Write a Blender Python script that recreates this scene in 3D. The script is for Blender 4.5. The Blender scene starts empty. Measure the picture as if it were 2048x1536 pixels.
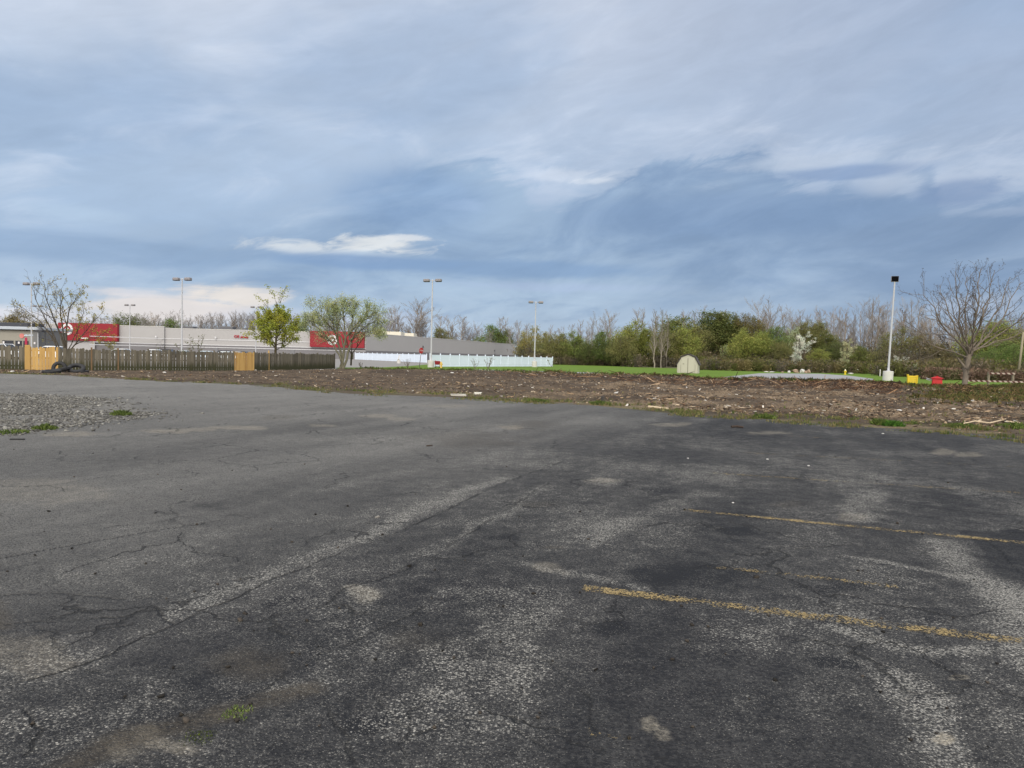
import bpy, math, random
import numpy as np
from mathutils import Vector, Matrix

scene = bpy.context.scene
COL = scene.collection
PI = math.pi
R = math.radians

# ------------------------------------------------------------------ camera
F = 1422.0                      # focal length in pixels of the 2048 wide photograph
EYE = 1.65
PITCH, ROLL = math.atan(54.0 / F), R(1.35)
cam_d = bpy.data.cameras.new('camera')
cam = bpy.data.objects.new('camera', cam_d)
COL.objects.link(cam)
cam_d.sensor_width = 36.0
cam_d.lens = F / 2048 * 36.0
cam_d.clip_end = 4000
cam_d.clip_start = 0.05
RM = Matrix.Rotation(PI / 2 - PITCH, 3, 'X') @ Matrix.Rotation(ROLL, 3, 'Z')
M4 = RM.to_4x4(); M4.translation = Vector((0, 0, EYE))
cam.matrix_world = M4
scene.camera = cam

def ray(px, py):
    return RM @ Vector(((px - 1024) / F, -(py - 768) / F, -1.0))
def G(px, py, z=0.0):
    d = ray(px, py); t = (z - EYE) / d.z
    return Vector((d.x * t, d.y * t, z))
def A(px, py, Y):
    d = ray(px, py); t = Y / d.y
    return Vector((d.x * t, Y, EYE + d.z * t))
def zat(px, py, Y):
    return A(px, py, Y).z

def lin(r, g, b):
    f = lambda c: (c / 255 / 12.92) if c / 255 <= 0.04045 else ((c / 255 + 0.055) / 1.055) ** 2.4
    return (f(r), f(g), f(b))

# ------------------------------------------------------------------ numpy noise
_rs = np.random.RandomState(7)
_T = _rs.rand(256, 256)
def vnoise(x, y):
    xi = np.floor(x).astype(int); yi = np.floor(y).astype(int)
    fx = x - xi; fy = y - yi
    fx = fx * fx * (3 - 2 * fx); fy = fy * fy * (3 - 2 * fy)
    a = _T[xi & 255, yi & 255]; b = _T[(xi + 1) & 255, yi & 255]
    c = _T[xi & 255, (yi + 1) & 255]; d = _T[(xi + 1) & 255, (yi + 1) & 255]
    return (a * (1 - fx) + b * fx) * (1 - fy) + (c * (1 - fx) + d * fx) * fy
def fbm(x, y, s=1.0, o=4, g=0.5):
    x = np.asarray(x, float) * s; y = np.asarray(y, float) * s
    t = 0; a = 1.0; n = 0
    for i in range(o):
        t = t + a * vnoise(x + 17.3 * i, y + 31.7 * i); n += a
        a *= g; x = x * 2.03; y = y * 2.03
    return t / n
def sstep(a, b, x):
    t = np.clip((x - a) / (b - a), 0, 1)
    return t * t * (3 - 2 * t)

# ------------------------------------------------------------------ node helpers
class NT:
    def __init__(self, tree):
        self.t = tree; self.n = tree.nodes; self.l = tree.links
    def put(self, sock, v):
        if v is None: return
        if isinstance(v, bpy.types.NodeSocket): self.l.new(v, sock)
        elif isinstance(v, (tuple, list)) and len(v) == 3 and sock.type == 'RGBA': sock.default_value = (*v, 1)
        else: sock.default_value = v
    def m(self, op, a, b=None, c=None, clamp=False):
        n = self.n.new('ShaderNodeMath'); n.operation = op; n.use_clamp = clamp
        for i, v in enumerate((a, b, c)): self.put(n.inputs[i], v)
        return n.outputs[0]
    def vm(self, op, a, b=None):
        n = self.n.new('ShaderNodeVectorMath'); n.operation = op
        self.put(n.inputs[0], a); self.put(n.inputs[1], b)
        return n.outputs[0]
    def mix(self, f, a, b, mode='MIX'):
        n = self.n.new('ShaderNodeMix'); n.data_type = 'RGBA'; n.blend_type = mode; n.clamp_factor = True
        self.put(n.inputs[0], f); self.put(n.inputs[6], a); self.put(n.inputs[7], b)
        return n.outputs[2]
    def ss(self, a, b, x, o0=0.0, o1=1.0):
        n = self.n.new('ShaderNodeMapRange'); n.interpolation_type = 'SMOOTHSTEP'
        self.put(n.inputs[0], x); self.put(n.inputs[1], a); self.put(n.inputs[2], b); self.put(n.inputs[3], o0); self.put(n.inputs[4], o1)
        return n.outputs[0]
    def noise(self, vec, scale=1.0, detail=4.0, rough=0.5, dist=0.0, dim='3D'):
        n = self.n.new('ShaderNodeTexNoise'); n.noise_dimensions = dim
        self.put(n.inputs['Vector'], vec); n.inputs['Scale'].default_value = scale
        n.inputs['Detail'].default_value = detail; n.inputs['Roughness'].default_value = rough
        n.inputs['Distortion'].default_value = dist
        return n.outputs['Fac']
    def voro(self, vec, scale, feature='F1', out='Distance', rnd=1.0):
        n = self.n.new('ShaderNodeTexVoronoi'); n.feature = feature
        self.put(n.inputs['Vector'], vec); n.inputs['Scale'].default_value = scale
        n.inputs['Randomness'].default_value = rnd
        return n.outputs[out]
    def comb(self, x, y, z=0.0):
        n = self.n.new('ShaderNodeCombineXYZ')
        for i, v in enumerate((x, y, z)): self.put(n.inputs[i], v)
        return n.outputs[0]
    def sep(self, v):
        n = self.n.new('ShaderNodeSeparateXYZ'); self.put(n.inputs[0], v); return n.outputs
    def attr(self, name, out='Fac'):
        n = self.n.new('ShaderNodeAttribute'); n.attribute_name = name; return n.outputs[out]
    def obj(self):
        return self.n.new('ShaderNodeTexCoord').outputs['Object']
    def pos(self):
        return self.n.new('ShaderNodeNewGeometry').outputs['Position']
    def bump(self, h, strength=0.5, dist=0.01):
        n = self.n.new('ShaderNodeBump'); n.inputs['Strength'].default_value = strength
        n.inputs['Distance'].default_value = dist; self.put(n.inputs['Height'], h)
        return n.outputs[0]

def new_mat(name):
    m = bpy.data.materials.new(name); m.use_nodes = True
    nt = NT(m.node_tree)
    b = m.node_tree.nodes['Principled BSDF']
    return m, nt, b
MATS = {}
def mat(name, col, rough=0.7, var=0.18, scale=3.0, metal=0.0, bump=0.0, spec=0.5, stretch=None):
    """plain weathered surface: colour with two scales of noise"""
    if name in MATS: return MATS[name]
    m, nt, b = new_mat(name)
    o = nt.obj()
    if stretch: o = nt.vm('MULTIPLY', o, stretch)
    n1 = nt.noise(o, scale, 5, 0.6)
    n2 = nt.noise(o, scale * 9, 3, 0.6)
    k = nt.m('ADD', nt.m('MULTIPLY', n1, 0.65), nt.m('MULTIPLY', n2, 0.35))
    f = nt.m('ADD', nt.m('MULTIPLY', nt.m('SUBTRACT', k, 0.5), var * 4), 1.0)
    c = nt.vm('MULTIPLY', tuple(col), nt.comb(f, f, f))
    nt.put(b.inputs['Base Color'], c)
    b.inputs['Roughness'].default_value = rough
    b.inputs['Metallic'].default_value = metal
    b.inputs['Specular IOR Level'].default_value = spec
    if bump: nt.put(b.inputs['Normal'], nt.bump(k, bump, 0.02))
    MATS[name] = m
    return m

# ------------------------------------------------------------------ mesh helpers
class MB:
    def __init__(s): s.v = []; s.f = []
    def add(s, vs, fs):
        o = len(s.v); s.v += [tuple(v) for v in vs]; s.f += [tuple(i + o for i in f) for f in fs]
    def box(s, c, size, rz=0.0, bev=0.0, taper=1.0, rot=None):
        x, y, z = size[0] / 2, size[1] / 2, size[2] / 2
        b = min(bev, x * .45, y * .45, z * .45)
        vs = []; fs = []
        if b <= 0:
            for dz in (-1, 1):
                k = taper if dz > 0 else 1
                for dx, dy in ((-1, -1), (1, -1), (1, 1), (-1, 1)): vs.append(Vector((dx * x * k, dy * y * k, dz * z)))
            fs = [(3, 2, 1, 0), (4, 5, 6, 7), (0, 1, 5, 4), (1, 2, 6, 5), (2, 3, 7, 6), (3, 0, 4, 7)]
        else:
            rings = [(-z, b), (-z + b, 0), (z - b, 0), (z, b)]
            for zz, ins in rings:
                k = 1 + (taper - 1) * (zz + z) / (2 * z)
                X, Y = x * k, y * k
                i0 = ins
                for (px, py) in ((-X + b, -Y + i0), (X - b, -Y + i0), (X - i0, -Y + b), (X - i0, Y - b), (X - b, Y - i0), (-X + b, Y - i0), (-X + i0, Y - b), (-X + i0, -Y + b)):
                    vs.append(Vector((px, py, zz)))
            fs.append(tuple(range(7, -1, -1))); fs.append(tuple(range(24, 32)))
            for r in range(3):
                for i in range(8):
                    j = (i + 1) % 8
                    fs.append((r * 8 + i, r * 8 + j, r * 8 + 8 + j, r * 8 + 8 + i))
        m = rot if rot is not None else Matrix.Rotation(rz, 3, 'Z')
        c = Vector(c)
        s.add([m @ v + c for v in vs], fs)
    def tube(s, p0, p1, r0, r1=None, n=10, cap=True):
        p0, p1 = Vector(p0), Vector(p1); r1 = r0 if r1 is None else r1
        d = (p1 - p0).normalized(); a = d.orthogonal().normalized(); b = d.cross(a)
        vs = []
        for p, r in ((p0, r0), (p1, r1)):
            for i in range(n):
                t = 2 * PI * i / n; vs.append(p + a * (math.cos(t) * r) + b * (math.sin(t) * r))
        fs = [(i, (i + 1) % n, n + (i + 1) % n, n + i) for i in range(n)]
        if cap: fs += [tuple(range(n - 1, -1, -1)), tuple(range(n, 2 * n))]
        s.add(vs, fs)
    def lathe(s, prof, c=(0, 0, 0), n=16, rot=None):
        c = Vector(c); vs = []; fs = []
        for r, z in prof:
            for i in range(n):
                t = 2 * PI * i / n; v = Vector((r * math.cos(t), r * math.sin(t), z))
                vs.append((rot @ v if rot is not None else v) + c)
        for k in range(len(prof) - 1):
            for i in range(n):
                j = (i + 1) % n
                fs.append((k * n + i, k * n + j, k * n + n + j, k * n + n + i))
        fs.append(tuple(range(n - 1, -1, -1))); fs.append(tuple(range((len(prof) - 1) * n, len(prof) * n)))
        s.add(vs, fs)
    def prism(s, poly, y0, y1, axis='Y'):
        """polygon in (x,z), extruded along y"""
        n = len(poly); vs = []
        for y in (y0, y1): vs += [Vector((p[0], y, p[1])) for p in poly]
        s.add(vs, [tuple(range(n)), tuple(range(2 * n - 1, n - 1, -1))] + [(i, n + i, n + (i + 1) % n, (i + 1) % n) for i in range(n)])
    def torus(s, c, R0, r, rot=None, n=28, k=12, squash=1.0):
        vs = []; fs = []
        c = Vector(c)
        for i in range(n):
            t = 2 * PI * i / n
            for j in range(k):
                u = 2 * PI * j / k
                cu = math.copysign(abs(math.cos(u)) ** .6, math.cos(u)); su = math.copysign(abs(math.sin(u)) ** .6, math.sin(u))
                q = R0 + r * cu
                v = Vector((q * math.cos(t), q * math.sin(t), r * squash * su))
                vs.append((rot @ v if rot is not None else v) + c)
        for i in range(n):
            for j in range(k):
                fs.append((i * k + j, ((i + 1) % n) * k + j, ((i + 1) % n) * k + (j + 1) % k, i * k + (j + 1) % k))
        s.add(vs, fs)
    def build(s, name, m, parent=None, smooth=False, loc=None):
        me = bpy.data.meshes.new(name)
        me.from_pydata(s.v, [], s.f)
        me.update()
        return link(name, me, m, parent, smooth, loc)

def link(name, me, m, parent=None, smooth=False, loc=None):
    if m is not None:
        me.materials.clear(); me.materials.append(m)
    if smooth:
        me.polygons.foreach_set('use_smooth', [True] * len(me.polygons))
    o = bpy.data.objects.new(name, me); COL.objects.link(o)
    if parent is not None: o.parent = parent
    if loc is not None: o.location = loc
    return o

def np_mesh(name, V, Fq, attrs=None, smooth=False):
    V = np.asarray(V, np.float32); Fq = np.asarray(Fq, np.int32)
    me = bpy.data.meshes.new(name)
    k = Fq.shape[1]; nf = len(Fq)
    me.vertices.add(len(V)); me.vertices.foreach_set('co', V.ravel())
    me.loops.add(nf * k); me.loops.foreach_set('vertex_index', Fq.ravel())
    me.polygons.add(nf); me.polygons.foreach_set('loop_start', np.arange(nf, dtype=np.int32) * k)
    me.polygons.foreach_set('loop_total', np.full(nf, k, np.int32))
    if smooth: me.polygons.foreach_set('use_smooth', np.ones(nf, bool))
    for an, val in (attrs or {}).items():
        val = np.asarray(val, np.float32)
        if val.ndim == 1:
            a = me.attributes.new(an, 'FLOAT', 'POINT'); a.data.foreach_set('value', val)
        else:
            a = me.attributes.new(an, 'FLOAT_COLOR', 'POINT')
            if val.shape[1] == 3: val = np.hstack([val, np.ones((len(val), 1), np.float32)])
            a.data.foreach_set('color', val.ravel())
    me.update(); me.validate()
    return me

def tag(o, label=None, cat=None, group=None, kind=None):
    if label: o['label'] = label
    if cat: o['category'] = cat
    if group: o['group'] = group
    if kind: o['kind'] = kind
    return o
def thing(name, label, cat, loc=(0, 0, 0), rz=0.0, group=None):
    o = bpy.data.objects.new(name, None); COL.objects.link(o)
    o.empty_display_size = 0.2
    o.location = loc; o.rotation_euler = (0, 0, rz)
    return tag(o, label, cat, group)
def struct(o): return tag(o, kind='structure')

# ------------------------------------------------------------------ world and sun
SUN_AZ, SUN_EL = R(-177), R(38)          # azimuth clockwise from the view direction
w = bpy.data.worlds.new('World'); scene.world = w; w.use_nodes = True
nt = NT(w.node_tree)
bg = w.node_tree.nodes['Background']
sky = nt.n.new('ShaderNodeTexSky'); sky.sky_type = 'NISHITA'; sky.sun_disc = False
sky.sun_elevation = SUN_EL; sky.sun_rotation = SUN_AZ
STR = 0.1
gen = nt.n.new('ShaderNodeTexCoord').outputs['Generated']
dx, dy, dz = nt.sep(gen)[0:3]
az = nt.m('ARCTAN2', dx, dy)
el = nt.m('ARCSINE', dz)
def AE(px, py):
    d = ray(px, py).normalized(); return math.atan2(d.x, d.y), math.asin(d.z)
wv = nt.comb(az, el)
def stretched(sx, sy, rot=0.0, off=0.0):
    c, s_ = math.cos(rot), math.sin(rot)
    a = nt.m('ADD', nt.m('MULTIPLY', az, c), nt.m('MULTIPLY', el, s_))
    e = nt.m('SUBTRACT', nt.m('MULTIPLY', el, c), nt.m('MULTIPLY', az, s_))
    return nt.comb(nt.m('MULTIPLY', a, sx), nt.m('MULTIPLY', e, sy), off)
nbig = nt.noise(stretched(2.6, 6.0, 0.12, 3.7), 1.0, 4, 0.5, 0.3)
nmid = nt.noise(stretched(5.0, 15.0, 0.2, 1.3), 1.0, 8, 0.58, 0.6)
nwisp = nt.noise(stretched(7.0, 26.0, 0.26, 8.1), 1.0, 9, 0.62, 0.9)
nlow = nt.noise(stretched(5.0, 22.0, 0.04, 5.5), 1.0, 9, 0.62, 0.8)
nfine = nt.noise(stretched(16.0, 50.0, 0.16, 2.5), 1.0, 7, 0.6, 0.6)
nwisp = nt.m('ADD', nwisp, nt.m('MULTIPLY', nt.m('SUBTRACT', nfine, .5), .45))
nlow = nt.m('ADD', nlow, nt.m('MULTIPLY', nt.m('SUBTRACT', nfine, .5), .5))
def curve(pts, x):
    """pts: [(az, value 0..1)], piecewise smooth"""
    n = nt.n.new('ShaderNodeFloatCurve')
    c = n.mapping.curves[0]
    P = sorted((min(max((a + 0.8) / 1.6, 0), 1), v) for a, v in pts)
    while len(c.points) < len(P): c.points.new(0.5, 0.5)
    for q, (a, v) in zip(c.points, P): q.location = (a, v)
    n.mapping.update()
    nt.put(n.inputs['Value'], nt.m('MULTIPLY_ADD', x, 1 / 1.6, 0.5, clamp=True))
    return n.outputs[0]
edge_px = [(-60, 470), (120, 440), (330, 400), (520, 370), (700, 318), (800, 285), (870, 268), (940, 290), (1010, 330), (1100, 362), (1200, 362), (1290, 318), (1420, 320), (1500, 305), (1580, 335), (1700, 335), (1850, 318), (1900, 360), (2000, 350), (2110, 350)]
EK = 0.6
edge = nt.m('MULTIPLY', curve([(AE(x, y)[0], AE(x, y)[1] / EK) for x, y in edge_px], az), EK)
soft = curve([(-0.8, .18), (-.3, .14), (-.16, .07), (-.06, .035), (.1, .03), (.8, .035)], az)
edge = nt.m('ADD', edge, nt.m('MULTIPLY', nt.m('SUBTRACT', nbig, 0.5), 0.06))
edge = nt.m('ADD', edge, nt.m('MULTIPLY', nt.m('SUBTRACT', nwisp, 0.5), 0.11))
dark = nt.ss(edge, nt.m('SUBTRACT', edge, soft), el)
# pale upper cloud
side = nt.ss(-0.25, 0.75, nt.m('ADD', az, nt.m('MULTIPLY', nt.m('SUBTRACT', nbig, .5), .5)))
hi = nt.ss(0.16, 0.52, nt.m('ADD', el, nt.m('MULTIPLY', nt.m('SUBTRACT', nbig, .5), .22)))
pale = nt.mix(hi, lin(168, 193, 223), lin(212, 221, 237))
pale = nt.mix(nt.m('MULTIPLY', side, 0.9), pale, nt.mix(hi, lin(166, 185, 212), lin(148, 168, 199)))
pale = nt.mix(nt.m('MULTIPLY', nt.ss(.48, .72, nmid, 0, .38), nt.m('SUBTRACT', 1.0, side)), pale, lin(226, 232, 243))
pale = nt.mix(nt.ss(.54, .32, nbig, 0, .5), pale, lin(150, 176, 210))
deck = nt.mix(nt.ss(.32, .70, nmid), lin(130, 161, 199), lin(160, 186, 214))
deck = nt.mix(nt.m('MULTIPLY', side, .7), deck, nt.mix(nt.ss(.32, .70, nmid), lin(122, 148, 184), lin(150, 172, 202)))
colr = nt.mix(dark, pale, deck)
# brighter rim just above the ragged edge on the right
rim = nt.m('MULTIPLY', nt.ss(nt.m('ADD', edge, 0.06), edge, el), nt.m('MULTIPLY', nt.m('SUBTRACT', 1.0, dark), nt.ss(-.05, .08, az)))
colr = nt.mix(nt.m('MULTIPLY', nt.m('MULTIPLY', rim, nt.ss(.35, .7, nlow)), .5), colr, lin(204, 215, 233))
# low paler band
lowm = nt.m('MULTIPLY', nt.ss(0.125, 0.03, nt.m('ADD', el, nt.m('MULTIPLY', nt.m('SUBTRACT', nlow, .5), .12))), nt.m('SUBTRACT', 1.0, nt.m('MULTIPLY', side, .55)))
colr = nt.mix(nt.m('MULTIPLY', lowm, .85), colr, lin(182, 203, 226))
# streaks
stk = nt.m('MULTIPLY', nt.ss(.2, .09, el), nt.ss(.55, .7, nlow))
colr = nt.mix(nt.m('MULTIPLY', stk, .30), colr, lin(122, 152, 192))
def blob(px, py, rx, ry, nz, amt=1.1, lo=.32, hi_=.92):
    a, e = AE(px, py)
    u = nt.m('DIVIDE', nt.m('SUBTRACT', az, a), rx / F)
    v = nt.m('DIVIDE', nt.m('SUBTRACT', el, e), ry / F)
    g = nt.m('POWER', 2.718, nt.m('MULTIPLY', nt.m('ADD', nt.m('MULTIPLY', u, u), nt.m('MULTIPLY', v, v)), -1.0))
    return nt.ss(lo, hi_, nt.m('ADD', g, nt.m('MULTIPLY', nt.m('SUBTRACT', nz, .5), amt * 2.0)))
def gate(mask, px, py, rx, ry):
    a, e = AE(px, py)
    u = nt.m('DIVIDE', nt.m('SUBTRACT', az, a), rx / F); v = nt.m('DIVIDE', nt.m('SUBTRACT', el, e), ry / F)
    d2 = nt.m('ADD', nt.m('MULTIPLY', u, u), nt.m('MULTIPLY', v, v))
    return nt.m('MULTIPLY', mask, nt.ss(1.5, .8, d2))
for (px, py, rx, ry, c, k, nz) in [
        (600, 494, 110, 18, (220, 227, 234), .9, nfine), (760, 488, 110, 22, (228, 232, 235), .95, nfine), (820, 476, 60, 9, (232, 234, 236), .8, nfine), (700, 510, 180, 14, (200, 214, 230), .6, nwisp),
        (1130, 350, 95, 16, (206, 218, 236), .75, nfine), (1180, 362, 50, 9, (216, 226, 240), .8, nfine), (1640, 322, 170, 16, (188, 202, 222), .55, nwisp),
        (1775, 375, 70, 28, (196, 209, 228), .65, nwisp), (2010, 425, 80, 10, (182, 198, 222), .5, nwisp),
        (330, 618, 200, 34, (236, 226, 222), .85, nlow), (480, 592, 110, 22, (238, 229, 222), .9, nlow), (260, 585, 90, 10, (228, 224, 228), .6, nlow),
        (90, 640, 130, 34, (226, 226, 234), .8, nlow), (180, 430, 110, 22, (182, 206, 232), .6, nmid),
        (920, 412, 60, 14, (176, 200, 232), .5, nwisp), (1160, 575, 300, 14, (168, 188, 222), .55, nlow), (640, 645, 200, 30, (196, 206, 228), .6, nlow),
        (1960, 610, 120, 40, (168, 182, 206), .6, nmid)]:
    msk = gate(blob(px, py, rx, ry, nz, .9), px, py, rx * 1.7, ry * 1.9)
    colr = nt.mix(nt.m('MULTIPLY', msk, k), colr, lin(*c))
# darker clouds in the low band
for (px, py, rx, ry, c, k, nz) in [(740, 524, 230, 16, (122, 156, 200), .85, nwisp), (1060, 540, 280, 20, (122, 156, 198), .75, nlow), (1500, 430, 380, 50, (120, 151, 192), .55, nmid), (200, 500, 330, 30, (136, 166, 203), .7, nlow), (820, 400, 160, 70, (126, 160, 203), .5, nmid), (1900, 470, 260, 40, (116, 144, 182), .55, nlow), (1880, 560, 260, 30, (124, 152, 190), .5, nlow), (1920, 385, 70, 26, (124, 150, 190), .7, nwisp), (1700, 345, 130, 14, (128, 155, 196), .7, nwisp)]:
    msk = blob(px, py, rx, ry, nz, .35, .2, .8)
    colr = nt.mix(nt.m('MULTIPLY', msk, k), colr, lin(*c))
tf = nt.m('ADD', 1.0, nt.m('ADD', nt.m('MULTIPLY', nt.m('SUBTRACT', nwisp, .5), .20), nt.m('MULTIPLY', nt.m('SUBTRACT', nmid, .5), .30)))
colr = nt.vm('MULTIPLY', colr, nt.comb(tf, tf, tf))
hs = nt.n.new('ShaderNodeHueSaturation'); hs.inputs['Saturation'].default_value = .92; nt.put(hs.inputs['Color'], colr); colr = hs.outputs[0]
# brighter cloud round the veiled sun, high and behind
sdir = Vector((math.sin(SUN_AZ) * math.cos(SUN_EL), math.cos(SUN_AZ) * math.cos(SUN_EL), math.sin(SUN_EL)))
dn = nt.n.new('ShaderNodeVectorMath'); dn.operation = 'DOT_PRODUCT'
nt.put(dn.inputs[0], gen); dn.inputs[1].default_value = sdir
glow = nt.ss(-.1, 1.0, dn.outputs['Value'])
colr = nt.mix(glow, colr, (2.3, 2.2, 2.05))
clear = nt.vm('MULTIPLY', sky.outputs[0], (STR, STR, STR))
colr = nt.mix(0.93, clear, colr)
nt.put(bg.inputs['Color'], nt.vm('MULTIPLY', colr, (1 / STR, 1 / STR, 1 / STR)))
bg.inputs['Strength'].default_value = STR
sl = bpy.data.lights.new('sun', 'SUN'); so = bpy.data.objects.new('sun', sl); COL.objects.link(so)
sl.energy = 1.4; sl.angle = R(11); sl.color = (1.0, 0.95, 0.87)
so.rotation_euler = sdir.to_track_quat('Z', 'Y').to_euler(); so.location = (-20, -20, 40)
scene.cycles.max_bounces = 5; scene.cycles.diffuse_bounces = 2; scene.cycles.glossy_bounces = 2; scene.cycles.transmission_bounces = 3
scene.view_settings.view_transform = 'Standard'; scene.view_settings.look = 'None'
scene.view_settings.exposure = 0.0; scene.view_settings.gamma = 1.0

# ------------------------------------------------------------------ terrain lines
EDGE_PX = [(-400, 733), (-200, 740), (0, 747), (120, 751), (240, 758), (330, 763), (478, 769), (560, 775), (615, 781), (700, 787), (885, 793.5), (1056, 805), (1193, 811), (1380, 830), (1519, 839), (1741, 855), (1912, 864), (2048, 878), (2250, 900)]
BERM_PX = [(-400, 731, .02), (-200, 736, .02), (0, 740, .03), (200, 743, .03), (350, 743, .04), (500, 743, .05), (670, 739, .1), (760, 738.5, .25), (860, 739, .3), (1000, 742, .3), (1110, 746, .35), (1250, 751, .35), (1350, 755, .35), (1450, 758.5, .34), (1560, 761.5, .32), (1700, 765.5, .40), (1800, 768, .45), (1880, 773, .4), (2048, 772, .4), (2250, 780, .4)]
def interp_line(tab, px):
    a = np.array(tab, float); return [np.interp(px, a[:, 0], a[:, i]) for i in range(1, a.shape[1])]
def GN(px, py, z=0.0):
    """vectorised ground hit"""
    px = np.asarray(px, float); py = np.asarray(py, float); z = np.asarray(z, float)
    m = np.array(RM)
    d = np.stack([(px - 1024) / F, -(py - 768) / F, -np.ones_like(px)], -1) @ m.T
    t = (z - EYE) / d[..., 2]
    return d[..., 0] * t, d[..., 1] * t
def asph_h(x, y):
    return 0.018 * (fbm(x, y, 0.22, 2) - 0.5)

LAWN_Z = 0.10
def base_z(x, y):
    return LAWN_Z

# ------------------------------------------------------------------ asphalt lot
def poly_dist(X, Y, pts):
    d = np.full(X.shape, 1e9)
    for (ax, ay), (bx, by) in zip(pts[:-1], pts[1:]):
        vx, vy = bx - ax, by - ay; L = vx * vx + vy * vy + 1e-9
        t = np.clip(((X - ax) * vx + (Y - ay) * vy) / L, 0, 1)
        d = np.minimum(d, np.hypot(X - ax - t * vx, Y - ay - t * vy))
    return d
def gp(pts): return [tuple(G(x, y))[:2] for x, y in pts]
def inside(X, Y, poly):
    c = np.zeros(X.shape, bool); n = len(poly); j = n - 1
    for i in range(n):
        xi, yi = poly[i]; xj, yj = poly[j]
        c ^= ((yi > Y) != (yj > Y)) & (X < (xj - xi) * (Y - yi) / (yj - yi + 1e-12) + xi); j = i
    return c

# adaptive sheet: fine tessellation near the camera
nu, nv = 640, 520
us = np.linspace(-1.05, 1.05, nu)
ys = 1 / np.linspace(1 / 1.9, 1 / 60.0, nv)
U, Yg = np.meshgrid(us, ys)
X0 = U * Yg; Y0 = Yg.copy()
wx = X0 + 0.35 * (fbm(X0, Y0, 1.7, 4) - .5) + .06 * (fbm(X0 + 40, Y0, 9, 3) - .5)
wy = Y0 + 0.35 * (fbm(X0 + 90, Y0 + 20, 1.7, 4) - .5) + .06 * (fbm(X0, Y0 + 60, 9, 3) - .5)
tone = np.zeros(X0.shape); wear = np.zeros(X0.shape); brown = np.zeros(X0.shape); crack = np.zeros(X0.shape); pale_ = np.zeros(X0.shape)
seam = gp([(-200, 1450), (19, 1376), (175, 1332), (351, 1248), (527, 1167), (698, 1099), (794, 1068), (909, 1011), (1008, 965), (1130, 922), (1260, 880), (1420, 845)])
# side of the seam: left of it is old grey surface, right of it is dark sealed asphalt
sx = np.array([p[0] for p in seam]); sy = np.array([p[1] for p in seam])
o_ = np.argsort(sy)
seam_x = np.interp(wy, sy[o_], sx[o_])
# beyond the last point extend
side_ = seam_x - wx
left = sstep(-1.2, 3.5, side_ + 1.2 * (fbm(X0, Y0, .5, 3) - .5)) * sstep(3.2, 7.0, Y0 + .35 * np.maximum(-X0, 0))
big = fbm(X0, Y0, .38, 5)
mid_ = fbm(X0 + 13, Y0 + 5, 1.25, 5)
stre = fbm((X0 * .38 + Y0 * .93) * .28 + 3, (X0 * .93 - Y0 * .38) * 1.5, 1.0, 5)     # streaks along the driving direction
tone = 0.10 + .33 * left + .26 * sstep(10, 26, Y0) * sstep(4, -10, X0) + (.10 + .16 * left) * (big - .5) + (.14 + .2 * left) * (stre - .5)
wear = .52 + 1.5 * (mid_ - .5) + .6 * (big - .5) + 1.0 * (stre - .5)
wear = wear * (1 - .45 * left)
def band(pts, wd, amt, what='wear', hard=.1):
    global wear, brown, pale_, crack, tone
    d = poly_dist(wx, wy, gp(pts))
    k = amt * sstep(wd, wd * hard, d)
    if what == 'wear': wear = wear + k * 1.25; tone = tone + k * .07
    elif what == 'brown': brown = np.maximum(brown, k)
    elif what == 'pale': pale_ = np.maximum(pale_, k)
    elif what == 'tone': tone = tone + k
def ell(px, py, rx, ry, amt, what='wear', soft=.5):
    global wear, brown, pale_, tone
    c = G(px, py); a = G(px + rx, py) - c; b = G(px, py - ry) - c
    # axes in the ground
    M = np.linalg.inv(np.array([[a.x, b.x], [a.y, b.y]]))
    qx, qy = wx - c.x, wy - c.y
    r = np.hypot(M[0, 0] * qx + M[0, 1] * qy, M[1, 0] * qx + M[1, 1] * qy) + .9 * (mid_ - .5) + .7 * (fbm(X0 + 5, Y0 + 8, 4.5, 3) - .5)
    k = amt * sstep(1.0, 1 - soft, r)
    if what == 'wear': wear = wear + k
    elif what == 'brown': brown = np.maximum(brown, k)
    elif what == 'pale': pale_ = np.maximum(pale_, k)
    elif what == 'tone': tone = tone + k
for pts, wd, amt in [([(360, 1218), (527, 1146), (700, 1082)], .2, .5), ([(720, 1078), (800, 1040), (905, 998), (1000, 955)], .22, .7), ([(0, 1340), (160, 1305)], .4, .5),
                     ([(1050, 1132), (1180, 1152), (1290, 1180)], .13, .6), ([(1690, 1262), (1790, 1290), (1940, 1308)], .13, .9),
                     ([(1880, 1085), (1940, 1140), (2060, 1240)], .28, .85), ([(1700, 1120), (1850, 1145), (1960, 1160)], .1, .7),
                     ([(1740, 985), (1700, 1020)], .3, .5), ([(840, 1110), (960, 1050), (1090, 968)], .15, .5), ([(1200, 1080), (1290, 1030), (1420, 985)], .3, .5),
                     ([(680, 880), (900, 870), (1000, 850)], .8, .35), ([(600, 990), (800, 945)], .3, .4), ([(1980, 1180), (2060, 1330)], .3, .6), ([(1780, 1360), (1900, 1500), (1960, 1600)], .22, .7)]:
    band(pts, wd, amt)
for e in [(722, 1190, 62, 30, .9), (1000, 1215, 160, 60, .55), (930, 1330, 170, 70, .5), (1215, 962, 45, 10, .8), (1730, 1035, 60, 14, .8), (1390, 1070, 120, 30, .3), (850, 1420, 200, 60, .45), (1460, 1280, 140, 40, .35), (1560, 1420, 180, 60, .3), (300, 1140, 200, 40, .25)]:
    ell(*e)
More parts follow.
